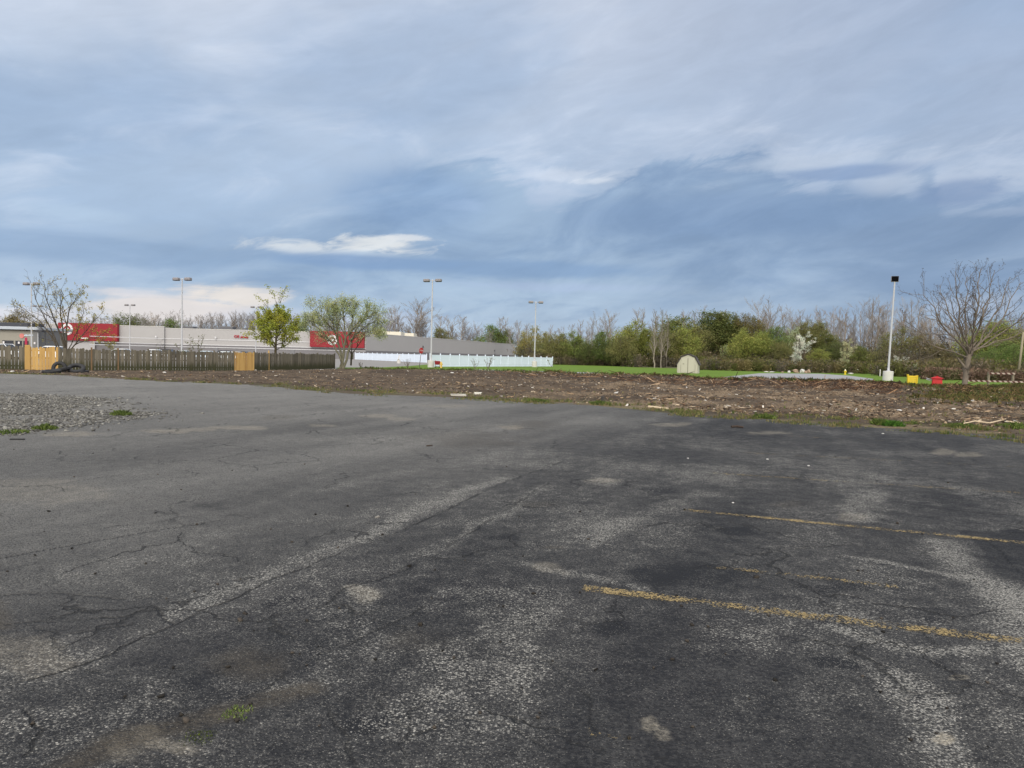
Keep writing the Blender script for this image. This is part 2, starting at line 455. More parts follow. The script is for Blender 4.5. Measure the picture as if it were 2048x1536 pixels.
for e in [(1262, 1432, 24, 14, .6), (1288, 1452, 22, 12, .55), (1900, 1485, 26, 13, .9), (1910, 1362, 22, 10, .7), (1030, 855, 34, 5, .6), (1352, 849, 40, 4, .5), (1532, 866, 46, 4, .5), (722, 1190, 60, 30, .42), (1100, 1137, 40, 10, .3), (1700, 1035, 60, 9, .35), (1890, 905, 30, 8, .5), (1935, 910, 26, 6, .5), (1212, 961, 40, 8, .45), (330, 862, 60, 6, .6), (480, 855, 70, 4, .6), (395, 860, 40, 5, .5), (140, 868, 60, 6, .5), (760, 832, 50, 5, .55), (800, 838, 40, 4, .45), (640, 850, 40, 3, .5), (330, 1480, 70, 40, .42), (270, 1510, 60, 40, .35), (900, 812, 60, 4, .4), (30, 1310, 120, 40, .3), (60, 985, 200, 26, .25), (780, 780, 60, 4, .2)]:
    ell(*e, what='pale')
band([(150, 1560), (250, 1505), (360, 1455), (480, 1415), (590, 1375)], .14, .9, 'brown')
band([(0, 1200), (20, 1210), (10, 1260)], .1, .6, 'brown')
for e in [(490, 1330, 90, 36, .6), (940, 880, 150, 24, .4), (1110, 1094, 26, 5, .6), (1060, 850, 80, 12, .45), (1060, 1010, 90, 14, .35), (800, 1290, 90, 40, .3), (1580, 1010, 60, 8, .35), (560, 835, 60, 7, .5)]:
    ell(*e, what='brown', soft=.8)
for e in [(1900, 1000, 120, 20, -.1), (1340, 1150, 200, 30, -.1), (1700, 1180, 200, 20, -.1)]:
    ell(*e, what='tone', soft=.9)
for e in [(560, 1210, 30, 12, -.22), (880, 1185, 24, 9, -.2), (1480, 1060, 40, 9, -.2), (1240, 1250, 34, 13, -.22), (1660, 1330, 46, 18, -.2), (420, 1010, 60, 10, -.16), (1010, 1080, 40, 8, -.2), (1330, 980, 50, 6, -.16), (760, 1450, 50, 22, -.2), (1850, 1240, 40, 10, -.18)]:
    ell(*e, what='tone', soft=.8)
# newer dark patch at the far right
dp = inside(wx, wy, gp([(1925, 1062), (1990, 1120), (2060, 1190), (2400, 1330), (2400, 1100), (2060, 1060)]))
wear = np.where(dp, wear * .3 - .2, wear); tone = np.where(dp, tone - .05, tone)
cr_ = [([(-200, 1450), (19, 1376), (175, 1332), (351, 1248), (527, 1167), (698, 1099), (794, 1068), (909, 1011), (1008, 965), (1130, 922)], 1.0),
       ([(-80, 1140), (0, 1118), (120, 1095), (248, 1072), (381, 1049), (440, 1052)], .8), ([(0, 1192), (120, 1187), (230, 1200), (320, 1193)], .6),
       ([(-60, 1262), (0, 1250), (150, 1243), (262, 1232), (300, 1212), (340, 1250)], .9), ([(0, 1285), (60, 1275), (160, 1265), (270, 1248)], .8), ([(150, 1110), (250, 1115), (380, 1105), (500, 1095)], .45),
       ([(640, 1215), (690, 1180), (760, 1160), (870, 1114), (980, 1040), (1096, 965)], .8), ([(175, 1345), (260, 1350), (330, 1335), (430, 1350)], .7), ([(480, 1395), (560, 1360), (640, 1310), (760, 1260), (860, 1215)], .7),
       ([(590, 1375), (640, 1400), (700, 1480), (720, 1540)], .5), ([(60, 1510), (90, 1460), (60, 1420)], .8), ([(700, 900), (780, 880), (900, 862)], .7), ([(480, 1010), (560, 985), (640, 990)], .4), ([(750, 960), (800, 965), (900, 985)], .5),
       ([(900, 1250), (960, 1300), (1100, 1330), (1180, 1400), (1200, 1480)], .45), ([(1290, 1010), (1340, 990), (1420, 985), (1500, 960)], .5), ([(820, 1480), (900, 1440), (1010, 1450), (1100, 1500), (1130, 1560)], .5), ([(1500, 1330), (1580, 1390), (1600, 1470), (1680, 1540)], .4), ([(340, 960), (420, 940), (540, 930), (620, 905)], .5), ([(100, 930), (220, 915), (330, 920)], .45), ([(1580, 1100), (1700, 1090), (1800, 1105), (1930, 1100)], .4),
       ([(1960, 1070), (2000, 1110), (2060, 1170)], .7), ([(430, 850), (560, 835), (700, 822), (850, 812)], .6), ([(660, 1310), (740, 1390), (820, 1480)], .4), ([(1200, 1090), (1300, 1050), (1380, 1080)], .3), ([(1640, 1028), (1760, 1022), (1880, 1040)], .6)]
for pts, a in cr_:
    d = poly_dist(X0 + .10 * (fbm(X0, Y0, 5, 4) - .5), Y0 + .10 * (fbm(X0 + 50, Y0, 5, 4) - .5), gp(pts))
    wd = .006 + .0017 * Y0
    crack = np.maximum(crack, a * (1 - sstep(wd * .3, wd, d)) * (.25 + .75 * sstep(.35, .6, fbm(X0, Y0, 3, 3))))
# gravel area (old broken surface)
GRAV = gp([(-300, 786), (0, 787), (70, 789), (150, 794), (240, 803), (292, 820), (262, 836), (200, 843), (150, 850), (90, 861), (20, 868), (-300, 905)])
gmf = inside(X0 + 1.1 * (fbm(X0, Y0, .9, 4) - .5), Y0 + 1.1 * (fbm(X0 + 70, Y0, .9, 4) - .5), GRAV).astype(float)
gm = gmf
Z0 = asph_h(X0, Y0)
V = np.stack([X0, Y0, Z0], -1).reshape(-1, 3)
# keep quads on the lot side of its edge
epx = np.arange(-400, 2251, 10.0)
ex, ey = GN(epx, interp_line(EDGE_PX, epx)[0])
lot_poly = [(a, b) for a, b in zip(ex, ey)] + [(40, -30), (-90, -30), (-90, ey[0])]
jag = .35 * (fbm(X0, Y0, .8, 4) - .5) + .12 * (fbm(X0, Y0, 4, 3) - .5)
ins = inside(X0 + jag, Y0 + jag * 1.5, lot_poly)
q = np.arange(nu * nv).reshape(nv, nu)
Fq = np.stack([q[:-1, :-1], q[:-1, 1:], q[1:, 1:], q[1:, :-1]], -1).reshape(-1, 4)
keep = (ins[:-1, :-1] | ins[1:, 1:]).reshape(-1)
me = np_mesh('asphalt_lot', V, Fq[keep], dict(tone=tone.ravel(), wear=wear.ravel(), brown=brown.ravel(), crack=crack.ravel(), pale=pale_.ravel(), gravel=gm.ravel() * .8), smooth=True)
m, nt, b = new_mat('old_asphalt')
P = nt.pos()
sp = nt.voro(P, 92, 'F1', 'Color'); spv = nt.sep(sp)[0]; sp2 = nt.sep(sp)[1]
spd = nt.voro(P, 92, 'F1', 'Distance')
sq = nt.voro(P, 165, 'F1', 'Color'); sqv = nt.sep(sq)[0]; sqd = nt.voro(P, 165, 'F1', 'Distance')
grit = nt.noise(P, 150, 3, .7)
fine = nt.noise(P, 34, 4, .65)
nm = nt.noise(P, 5.0, 6, .6)
nl = nt.noise(P, 1.3, 6, .6)
T = nt.attr('tone'); W = nt.attr('wear')
T2 = nt.m('ADD', T, nt.m('MULTIPLY', nt.m('SUBTRACT', nm, .5), .28))
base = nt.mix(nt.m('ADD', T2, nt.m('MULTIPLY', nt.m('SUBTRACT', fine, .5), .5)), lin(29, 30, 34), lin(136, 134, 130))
# exposed aggregate where the seal coat has worn off
wv_ = nt.m('ADD', W, nt.m('MULTIPLY', nt.m('SUBTRACT', nm, .5), 1.6))
wv_ = nt.m('ADD', wv_, nt.m('MULTIPLY', nt.m('SUBTRACT', nl, .5), .6))
thr = nt.m('SUBTRACT', 1.02, nt.m('MULTIPLY', nt.ss(-.6, 2.3, wv_), .72))
stone = nt.m('MULTIPLY', nt.ss(thr, nt.m('ADD', thr, .22), nt.m('ADD', nt.m('MULTIPLY', spv, .6), nt.m('MULTIPLY', grit, .55))), nt.ss(.75, .35, nt.m('MULTIPLY', spd, 1.0)))
thr2 = nt.m('SUBTRACT', 1.0, nt.m('MULTIPLY', nt.ss(-.9, 2.0, wv_), .60))
finest = nt.m('MULTIPLY', nt.ss(thr2, nt.m('ADD', thr2, .2), sqv), nt.ss(.7, .35, sqd))
base = nt.mix(nt.m('MULTIPLY', finest, .75), base, nt.mix(spv, lin(92, 91, 88), lin(140, 137, 131)))
scol = nt.mix(sp2, lin(106, 105, 101), lin(176, 173, 166))
base = nt.mix(nt.m('MULTIPLY', stone, .9), base, scol)
dkp = nt.m('MULTIPLY', nt.ss(.30, .15, spv), nt.ss(.3, .6, fine))
base = nt.mix(nt.m('MULTIPLY', dkp, .8), base, lin(26, 26, 28))
pl = nt.m('MULTIPLY', nt.attr('pale'), nt.ss(.30, .62, nt.m('ADD', nt.m('MULTIPLY', fine, .6), nt.m('MULTIPLY', nm, .4))))
base = nt.mix(nt.m('MULTIPLY', pl, .95), base, nt.mix(spv, lin(122, 116, 104), lin(160, 152, 138)))
br = nt.m('MULTIPLY', nt.attr('brown'), nt.ss(.25, .6, nt.m('ADD', nt.m('MULTIPLY', fine, .5), nt.m('MULTIPLY', nm, .5))))
base = nt.mix(nt.m('MULTIPLY', br, .75), base, nt.mix(grit, lin(46, 42, 36), lin(92, 84, 72)))
gr = nt.attr('gravel')
gst = nt.voro(P, 16, 'F1', 'Color'); gsv = nt.sep(gst)[0]
gcol = nt.mix(nt.m('ADD', nt.m('MULTIPLY', gsv, .6), nt.m('MULTIPLY', nm, .4)), lin(84, 83, 80), lin(134, 131, 126))
base = nt.mix(gr, base, gcol)
# hairline cracks over the old surface
Pw = nt.vm('ADD', P, nt.vm('MULTIPLY', nt.comb(nt.noise(P, 2.2, 4, .6), nt.noise(nt.vm('ADD', P, (9., 4., 2.)), 2.2, 4, .6), 0.0), (.7, .7, 0.)))
ce = nt.voro(Pw, .8, 'DISTANCE_TO_EDGE', 'Distance')
hair = nt.m('MULTIPLY', nt.ss(.012, .003, ce), nt.ss(.47, .58, nt.noise(P, .6, 3, .5)))
ck = nt.m('MAXIMUM', nt.attr('crack'), nt.m('MULTIPLY', hair, .8))
ck = nt.m('MULTIPLY', ck, nt.m('SUBTRACT', 1.0, gr))
base = nt.mix(nt.m('MULTIPLY', ck, .8), base, lin(24, 24, 25))
nt.put(b.inputs['Base Color'], base)
b.inputs['Roughness'].default_value = .88
b.inputs['Specular IOR Level'].default_value = .25
hgt = nt.m('ADD', nt.m('MULTIPLY', nt.m('SUBTRACT', 1.0, spd), .6), nt.m('MULTIPLY', fine, 1.2))
hgt = nt.m('SUBTRACT', hgt, nt.m('MULTIPLY', ck, 2.0))
nt.put(b.inputs['Normal'], nt.bump(hgt, 1.0, .013))
ASPH = m
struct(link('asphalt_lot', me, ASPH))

# the base ground, reaching the horizon
gb = MB()
gb.add([(-2500, -600, -.12), (2500, -600, -.12), (2500, 3000, -.12), (-2500, 3000, -.12)], [(0, 1, 2, 3)])
struct(gb.build('ground', mat('ground_soil', (.10, .095, .06), .95, .3, .05)))
ap = MB()
ap.add([(-90, -30, -.03), (60, -30, -.03), (60, 1.95, -.03), (-90, 1.95, -.03)], [(0, 1, 2, 3)])
struct(ap.build('asphalt_apron', mat('apron_asphalt', (.06, .06, .062), .9, .25, 1.5)))

# worn parking lines
m, nt, b = new_mat('worn_yellow_paint')
P = nt.pos(); k = nt.attr('k')
nz = nt.m('ADD', nt.m('MULTIPLY', nt.noise(P, 38, 4, .7), .55), nt.m('MULTIPLY', nt.noise(P, 6, 4, .6), .45))
nz = nt.m('ADD', nt.m('MULTIPLY', nz, .8), nt.m('MULTIPLY', nt.sep(nt.voro(P, 92, 'F1', 'Color'))[0], .2))
cut = nt.m('SUBTRACT', .78, nt.m('MULTIPLY', k, .40))
al = nt.ss(cut, nt.m('ADD', cut, .12), nz)
tr = nt.n.new('ShaderNodeBsdfTransparent'); mx = nt.n.new('ShaderNodeMixShader')
nt.put(b.inputs['Base Color'], nt.mix(nt.noise(P, 14, 3, .6), lin(112, 98, 68), lin(166, 144, 96)))
b.inputs['Roughness'].default_value = .85
nt.put(mx.inputs[0], al); nt.l.new(tr.outputs[0], mx.inputs[1]); nt.l.new(b.outputs[0], mx.inputs[2])
nt.l.new(mx.outputs[0], m.node_tree.nodes['Material Output'].inputs[0])
PAINT = m
def paint_line(p0, p1, k0, k1, wd=.1, ext=.0, i=0):
    a, c = G(*p0), G(*p1); c = c + (c - a) * ext
    d = (c - a); L = d.length; d.normalize(); n = Vector((-d.y, d.x, 0))
    ns = max(8, int(L / .06)); vs = []; fs = []; ks = []
    for j in range(ns + 1):
        t = j / ns; p = a + d * (L * t)
        for s_ in (-1, 0, 1):
            wob = 1 + .25 * (float(fbm(p.x + s_ * 9, p.y, 7, 3)) - .5)
            q_ = p + n * (s_ * wd / 2 * wob)
            vs.append((q_.x, q_.y, float(asph_h(q_.x, q_.y)) + .005))
            ks.append((k0 + (k1 - k0) * t + (.38 * (float(fbm(p.x, p.y, 2.2, 4)) - .5) + .5 * (float(fbm(p.x + s_ * .3, p.y, 9, 3)) - .5))) * (1.0 if s_ == 0 else .8))
    for j in range(ns):
        for s_ in (0, 1):
            fs.append((j * 3 + s_, j * 3 + 3 + s_, j * 3 + 4 + s_, j * 3 + 1 + s_))
    me = np_mesh('parking_line', vs, fs, dict(k=ks))
    o = link('parking_line', me, PAINT); struct(o)
paint_line((1165, 1177), (2048, 1287), .86, .78, .14, .35)
paint_line((1415, 1133), (1795, 1176), .62, .74, .095)
paint_line((1368, 1020), (2048, 1087), .82, .80, .125, .4)
paint_line((1425, 947), (2048, 987), .70, .66, .11, .4)
paint_line((1130, 1450), (1560, 1540), .40, .46, .1, .8)
paint_line((1480, 905), (2048, 935), .62, .56, .1, .4)
paint_line((1560, 872), (2048, 896), .54, .5, .1, .3)

# ------------------------------------------------------------------ cleared dirt strip
PXS = np.concatenate([np.arange(-400, -40, 12.0), np.arange(-40, 2100, 2.6), np.arange(2100, 2251, 10.0)])
e_py = interp_line(EDGE_PX, PXS)[0]
b_py, b_z = interp_line(BERM_PX, PXS)
Ex, Ey = GN(PXS, e_py); Bx, By = GN(PXS, b_py, b_z)
nt_ = 230
tt = np.linspace(-.05, 1.0, nt_)
DX = Ex[None] + (Bx - Ex)[None] * tt[:, None]; DY = Ey[None] + (By - Ey)[None] * tt[:, None]
# behind the crest the bank drops to the lawn
ux = (Bx - Ex); uy = (By - Ey); L_ = np.hypot(ux, uy) + 1e-6
back = np.array([.5, 1.2, 2.2, 4.0])
DX = np.vstack([DX, Bx[None] + back[:, None] * (ux / L_)[None]]); DY = np.vstack([DY, By[None] + back[:, None] * (uy / L_)[None]])
TT = np.concatenate([tt, 1 + back * .1])[:, None] * np.ones_like(PXS)[None]
PX2 = np.ones_like(TT) * PXS[None]
def crest(t): return sstep(.66, .97, t)
right_ = sstep(650, 1100, PX2)
wide = np.clip(np.hypot(ux, uy) / 14.0, .12, 1)[None] * np.ones_like(TT)
bz = np.ones_like(TT) * b_z[None]
hump = fbm(DX, DY, .55, 4); rough_ = fbm(DX + 9, DY + 4, 2.6, 4)
near_ = sstep(-.02, .12, TT)
DZ = bz * crest(TT) + near_ * wide * (.34 * (hump - .5) * (.5 + .7 * right_) + .24 * (rough_ - .5) + .10 * (fbm(DX, DY, 7.5, 3) - .5)) + .02 * near_ - .012 * (1 - sstep(-.05, 0.0, TT))
DZ = DZ + right_ * .10 * (fbm(DX, DY, 1.1, 4) - .5) * sstep(.72, .9, TT) * sstep(1.05, .95, TT)
bk = sstep(1.0, 1.25, TT)
DZ = DZ * (1 - bk) + (LAWN_Z - .06) * bk
DZ = np.where(TT < 0, -.03, DZ)
nr, nc = TT.shape
q = np.arange(nr * nc).reshape(nr, nc)
Fd = np.stack([q[:-1, :-1], q[:-1, 1:], q[1:, 1:], q[1:, :-1]], -1).reshape(-1, 4)
green = np.zeros(TT.shape)
green = np.maximum(green, sstep(.13, .0, TT + .22 * (fbm(DX, DY, .7, 4) - .5)) * (.75 * sstep(.4, .6, fbm(DX, DY, .6, 3)) + .25))
green = np.maximum(green, sstep(1760, 1930, PX2 + 260 * (fbm(DX, DY, .5, 3) - .5)) * sstep(.40, .7, TT + .3 * (fbm(DX, DY, .9, 3) - .5)))
green = np.maximum(green, right_ * sstep(.93, 1.0, TT) * .65 * sstep(.4, .55, fbm(DX, DY, 1, 3)))
green = np.maximum(green, sstep(690, 760, PX2) * sstep(1160, 1060, PX2) * sstep(.9, .98, TT) * .95)
straw = sstep(.42, .66, fbm(DX * .6 + DY * .2, DY * 1.5, .8, 5)) * (.35 + .65 * sstep(800, 1500, PX2))
darks = sstep(.52, .68, fbm(DX + 31, DY * 1.6, .55, 4)) * .9 + .8 * right_ * sstep(.7, .8, TT) * sstep(.97, .88, TT)
me = np_mesh('dirt_ground', np.stack([DX, DY, DZ], -1).reshape(-1, 3), Fd, dict(green=green.ravel(), straw=straw.ravel(), dark=np.clip(darks, 0, 1).ravel()), smooth=True)
m, nt, b = new_mat('cleared_soil')
P = nt.pos()
n1 = nt.noise(P, 2.2, 6, .65); n2 = nt.noise(P, 11, 5, .7); n3 = nt.noise(P, 40, 4, .7)
soil = nt.mix(nt.m('ADD', nt.m('MULTIPLY', n1, .5), nt.m('MULTIPLY', n2, .5)), lin(48, 42, 36), lin(106, 93, 80))
soil = nt.mix(nt.m('MULTIPLY', nt.attr('straw'), nt.ss(.4, .62, nt.m('ADD', nt.m('MULTIPLY', n2, .6), nt.m('MULTIPLY', n3, .4)))), soil, lin(150, 131, 108))
soil = nt.mix(nt.m('MULTIPLY', nt.attr('dark'), nt.ss(.35, .6, n2)), soil, lin(56, 49, 44))
soil = nt.mix(nt.ss(.62, .75, n3), soil, lin(146, 128, 108))
soil = nt.mix(nt.m('MULTIPLY', nt.attr('green'), nt.ss(.42, .66, n2, 0, .8)), soil, nt.mix(n3, lin(62, 74, 34), lin(112, 122, 58)))
nt.put(b.inputs['Base Color'], soil); b.inputs['Roughness'].default_value = .95; b.inputs['Specular IOR Level'].default_value = .15
nt.put(b.inputs['Normal'], nt.bump(nt.m('ADD', n2, nt.m('MULTIPLY', n3, .5)), .9, .06))
struct(link('dirt_ground', me, m))
def dirt_point(px, t):
    """a point of the strip: picture column of the modelled strip, 0 = asphalt edge, 1 = crest"""
    i = int(np.argmin(abs(PXS - px))); j = int(np.argmin(abs(TT[:, 0] - t)))
    return Vector((DX[j, i], DY[j, i], DZ[j, i]))
def crest_z(px):
    i = int(np.argmin(abs(PXS - px))); k = (TT[:, 0] > .86) & (TT[:, 0] <= 1.0)
    return float(DZ[k][:, max(i - 4, 0):i + 5].max())
def dirt_at(px, py):
    """point of the strip seen at a pixel (front-most)"""
    i = int(np.argmin(abs(PXS - px))); best = None
    d = 1e9
    for j in range(4, nr - 5):
        v = Vector((DX[j, i], DY[j, i], DZ[j, i] - EYE)); c = RM.transposed() @ v
        yy = 768 - F * c.y / -c.z
        if abs(yy - py) < d: d = abs(yy - py); best = Vector((DX[j, i], DY[j, i], DZ[j, i]))
    return best

def attr_mat(name, rough=.9, trans=0.0, var=.0):
    if name in MATS: return MATS[name]
    m, nt, b = new_mat(name)
    c = nt.attr('col', 'Color')
    if var:
        n = nt.noise(nt.pos(), 3, 4, .6); f = nt.m('ADD', nt.m('MULTIPLY', nt.m('SUBTRACT', n, .5), var * 3), 1.0)
        c = nt.vm('MULTIPLY', c, nt.comb(f, f, f))
    nt.put(b.inputs['Base Color'], c); b.inputs['Roughness'].default_value = rough; b.inputs['Specular IOR Level'].default_value = .2
    if trans:
        t = nt.n.new('ShaderNodeBsdfTranslucent'); nt.put(t.inputs['Color'], c)
        mx = nt.n.new('ShaderNodeMixShader'); mx.inputs[0].default_value = trans
        nt.l.new(b.outputs[0], mx.inputs[1]); nt.l.new(t.outputs[0], mx.inputs[2])
        nt.l.new(mx.outputs[0], m.node_tree.nodes['Material Output'].inputs[0])
    MATS[name] = m; return m

rng = np.random.RandomState(11)
def rot_mats(n, rng, tilt=.5):
    """random rotations: spin about z, then a tilt"""
    a = rng.rand(n) * 2 * PI; t = rng.randn(n) * tilt
    ca, sa, ct, st = np.cos(a), np.sin(a), np.cos(t), np.sin(t)
    Rz = np.zeros((n, 3, 3)); Rz[:, 0, 0] = ca; Rz[:, 0, 1] = -sa; Rz[:, 1, 0] = sa; Rz[:, 1, 1] = ca; Rz[:, 2, 2] = 1
    Rx = np.zeros((n, 3, 3)); Rx[:, 0, 0] = ct; Rx[:, 0, 2] = st; Rx[:, 1, 1] = 1; Rx[:, 2, 0] = -st; Rx[:, 2, 2] = ct
    return np.einsum('nij,njk->nik', Rz, Rx)
_BOXV = np.array([[-1, -1, -1], [1, -1, -1], [1, 1, -1], [-1, 1, -1], [-1, -1, 1], [1, -1, 1], [1, 1, 1], [-1, 1, 1]], float)
_BOXF = np.array([(3, 2, 1, 0), (4, 5, 6, 7), (0, 1, 5, 4), (1, 2, 6, 5), (2, 3, 7, 6), (3, 0, 4, 7)])
def scatter_boxes(name, pts, dims, cols, m, rng, tilt=.25, jitter=.35):
    n = len(pts)
    B = _BOXV[None] * dims[:, None, :] / 2 * (1 + jitter * (rng.rand(n, 8, 3) - .5) * 2)
    Vv = np.einsum('nij,nkj->nki', rot_mats(n, rng, tilt), B) + pts[:, None, :]
    Ff = (_BOXF[None] + (np.arange(n) * 8)[:, None, None]).reshape(-1, 4)
    me = np_mesh(name, Vv.reshape(-1, 3), Ff, dict(col=np.repeat(cols, 8, 0)))
    return link(name, me, m)
def pick(cols, n, rng, p=None):
    c = np.array(cols)[rng.choice(len(cols), n, p=p)]
    return c * (0.75 + .5 * rng.rand(n, 1))
def strip_samples(n, rng, dens):
    """random points on the strip weighted by dens(px array, t array)"""
    ok_p = []; tot = 0
    area = (L_ / L_.max())
    while tot < n:
        i = rng.randint(0, len(PXS), n * 3); j = rng.randint(5, nt_ - 1, n * 3)
        i = np.where(rng.rand(n * 3) < .5, rng.choice(len(PXS), n * 3, p=area / area.sum()), i)
        p = dens(PXS[i], TT[j, i], DX[j, i], DY[j, i])
        k = rng.rand(n * 3) < p
        a = np.stack([DX[j, i], DY[j, i], DZ[j, i]], -1)[k]
        a[:, :2] += (rng.rand(len(a), 2) - .5) * .12
        ok_p.append(a); tot += len(a)
    return np.vstack(ok_p)[:n]
n = 42000
pts = strip_samples(n, rng, lambda px, t, x, y: (.12 + .9 * sstep(.42, .62, fbm(x, y * 1.4, .9, 4))) * (.35 + .65 * sstep(600, 1000, px)) * sstep(.0, .12, t))
s_ = np.exp(rng.randn(n) * .55)
dims = np.stack([.042 * s_ * (1 + rng.rand(n)), .018 * s_, .011 * s_], -1)
cols = pick([lin(68, 56, 46), lin(112, 92, 74), lin(150, 129, 104), lin(176, 160, 138), lin(88, 78, 68), lin(196, 190, 180)], n, rng, [.34, .30, .18, .06, .09, .03])
tag(scatter_boxes('wood_chips', pts + [0, 0, .008], dims, cols, attr_mat('chip_wood'), rng), kind='stuff')
# longer sticks and brush heaped along the crest
n = 3600
pts = strip_samples(n, rng, lambda px, t, x, y: sstep(.68, .84, t) * sstep(930, 1150, px) * sstep(2000, 1850, px) * (1 - sstep(1790, 1806, px) * sstep(1900, 1884, px)) * (.25 + sstep(1560, 1700, px) + .4 * sstep(.45, .6, fbm(x, y, .8, 3))))
s_ = np.exp(rng.randn(n) * .5)
dims = np.stack([.34 * s_, .017 * np.sqrt(s_), .017 * np.sqrt(s_)], -1)
cols = pick([lin(74, 54, 44), lin(104, 80, 62), lin(148, 118, 90), lin(60, 48, 42), lin(176, 150, 122)], n, rng, [.32, .28, .16, .16, .08])
pts[:, 2] += rng.rand(n) ** 2 * .16
tag(scatter_boxes('brush_sticks', pts, dims, cols, attr_mat('chip_wood'), rng, .33), kind='stuff')

def blades(name, pts, h, wd, cols, rng, m, lean=.5, per=5):
    n = len(pts); N = n * per
    P0 = np.repeat(pts, per, 0) + np.concatenate([(rng.rand(N, 2) - .5) * .10, np.zeros((N, 1))], 1)
    a = rng.rand(N) * 2 * PI; H = np.repeat(h, per) * (.5 + .7 * rng.rand(N)); W_ = wd * (.6 + .8 * rng.rand(N))
    dx_, dy_ = np.cos(a) * W_, np.sin(a) * W_
    ln = lean * H * rng.rand(N); b_ = rng.rand(N) * 2 * PI
    v0 = P0 + np.stack([-dx_, -dy_, -.02 * np.ones(N)], -1); v1 = P0 + np.stack([dx_, dy_, -.02 * np.ones(N)], -1)
    v2 = P0 + np.stack([dx_ * .7 + np.cos(b_) * ln * .35, dy_ * .7 + np.sin(b_) * ln * .35, H * .6], -1)
    v3 = P0 + np.stack([np.cos(b_) * ln, np.sin(b_) * ln, H], -1)
    Vv = np.stack([v0, v1, v2, v3], 1).reshape(-1, 3)
    Ff = np.arange(N * 4).reshape(N, 4)
    me = np_mesh(name, Vv, Ff, dict(col=np.repeat(np.repeat(cols, per, 0) * (.8 + .4 * rng.rand(N, 1)), 4, 0)))
    return link(name, me, m)
GM = attr_mat('grass_blade', .9, .3)
n = 3200
pts = strip_samples(n, rng, lambda px, t, x, y: sstep(.11, .0, t) * sstep(.46, .62, fbm(x, y, .9, 4)) + .04 * (t < .3) * sstep(.55, .65, fbm(x, y, .7, 3)))
tag(blades('edge_grass', pts, .05 + .07 * rng.rand(n), .012, pick([lin(96, 104, 58), lin(82, 94, 48), lin(128, 122, 80), lin(116, 104, 74)], n, rng), rng, GM), kind='stuff')
n = 7000
pts = strip_samples(n, rng, lambda px, t, x, y: sstep(1780, 1930, px + 240 * (fbm(x, y, .5, 3) - .5)) * sstep(.42, .66, t + .3 * (fbm(x, y, .9, 3) - .5)) * (.3 + sstep(.4, .6, fbm(x, y, 1.2, 3))))
tag(blades('ground_ivy', pts, .06 + .13 * rng.rand(n), .03, pick([lin(76, 84, 44), lin(96, 98, 54), lin(112, 92, 66), lin(70, 66, 42), lin(128, 112, 74)], n, rng), rng, GM, 1.0), kind='stuff')
n = 3400
pts = strip_samples(n, rng, lambda px, t, x, y: sstep(.93, 1.0, t) * sstep(690, 740, px) * (.3 + sstep(.45, .6, fbm(x, y, .8, 3))))
tag(blades('bank_grass', pts, .08 + .16 * rng.rand(n), .02, pick([lin(74, 96, 38), lin(96, 112, 50), lin(86, 84, 46), lin(62, 74, 34)], n, rng), rng, GM), kind='stuff')
n = 900
pts = strip_samples(n, rng, lambda px, t, x, y: sstep(.91, .97, t) * sstep(1180, 1450, px) * sstep(1860, 1780, px) * (.2 + sstep(.45, .6, fbm(x, y, .9, 3))))
tag(blades('dead_weeds', pts, .08 + .17 * rng.rand(n), .02, pick([lin(58, 46, 34), lin(72, 64, 40), lin(82, 60, 44)], n, rng), rng, GM, .7, 6), kind='stuff')
# pale litter and stone flecks
n = 170
pts = strip_samples(n, rng, lambda px, t, x, y: sstep(.05, .2, t) * (.5 + .5 * (px > 500)))
s_ = np.exp(rng.randn(n) * .45)
tag(scatter_boxes('rubble', pts + [0, 0, .02], np.stack([.075 * s_, .06 * s_, .03 * s_], -1), pick([lin(160, 154, 146), lin(190, 188, 184), lin(150, 140, 130), lin(190, 176, 156)], n, rng), attr_mat('rubble_stone'), rng, .3, .7), kind='stuff')
# gravel on the old patch
n = 18000
gx = []
allg = np.stack([X0[gm > .5], Y0[gm > .5], Z0[gm > .5]], -1)
wgt = np.clip(allg[:, 1], 3, 60) ** 3; wgt = wgt / wgt.sum()
pts = allg[rng.choice(len(allg), n, p=wgt)]
pts[:, :2] += rng.randn(n, 2) * (.12 + .75 * rng.rand(n, 1) ** 3)
dens = fbm(pts[:, 0], pts[:, 1], .8, 4)
pts = pts[rng.rand(n) < sstep(.3, .6, dens) + .15]; n = len(pts)
s_ = np.exp(rng.randn(n) * .4)
tag(scatter_boxes('gravel', pts + [0, 0, .01], np.stack([.032 * s_, .027 * s_, .009 * s_], -1), pick([lin(104, 102, 98), lin(128, 126, 120), lin(86, 84, 80), lin(150, 148, 142)], n, rng, [.35, .3, .25, .1]), attr_mat('rubble_stone'), rng, .4, .6), kind='stuff')
# grit and small dark lumps lying on the lot
n = 170
i = rng.randint(0, nu, n * 4); j = rng.randint(200, nv - 60, n * 4)
okk = ins[j, i] & (gm[j, i] < .5); i, j = i[okk][:n], j[okk][:n]; n = len(i)
pts = np.stack([X0[j, i], Y0[j, i], Z0[j, i] + .006], -1)
s_ = np.exp(rng.randn(n) * .35)
tag(scatter_boxes('grit', pts, np.stack([.011 * s_, .009 * s_, .006 * s_], -1) * np.minimum(1 + .06 * pts[:, 1:2], 2.2), pick([lin(50, 46, 42), lin(70, 64, 58), lin(130, 126, 120), lin(36, 34, 32)], n, rng, [.45, .32, .03, .2]), attr_mat('rubble_stone'), rng, .3, .6), kind='stuff')

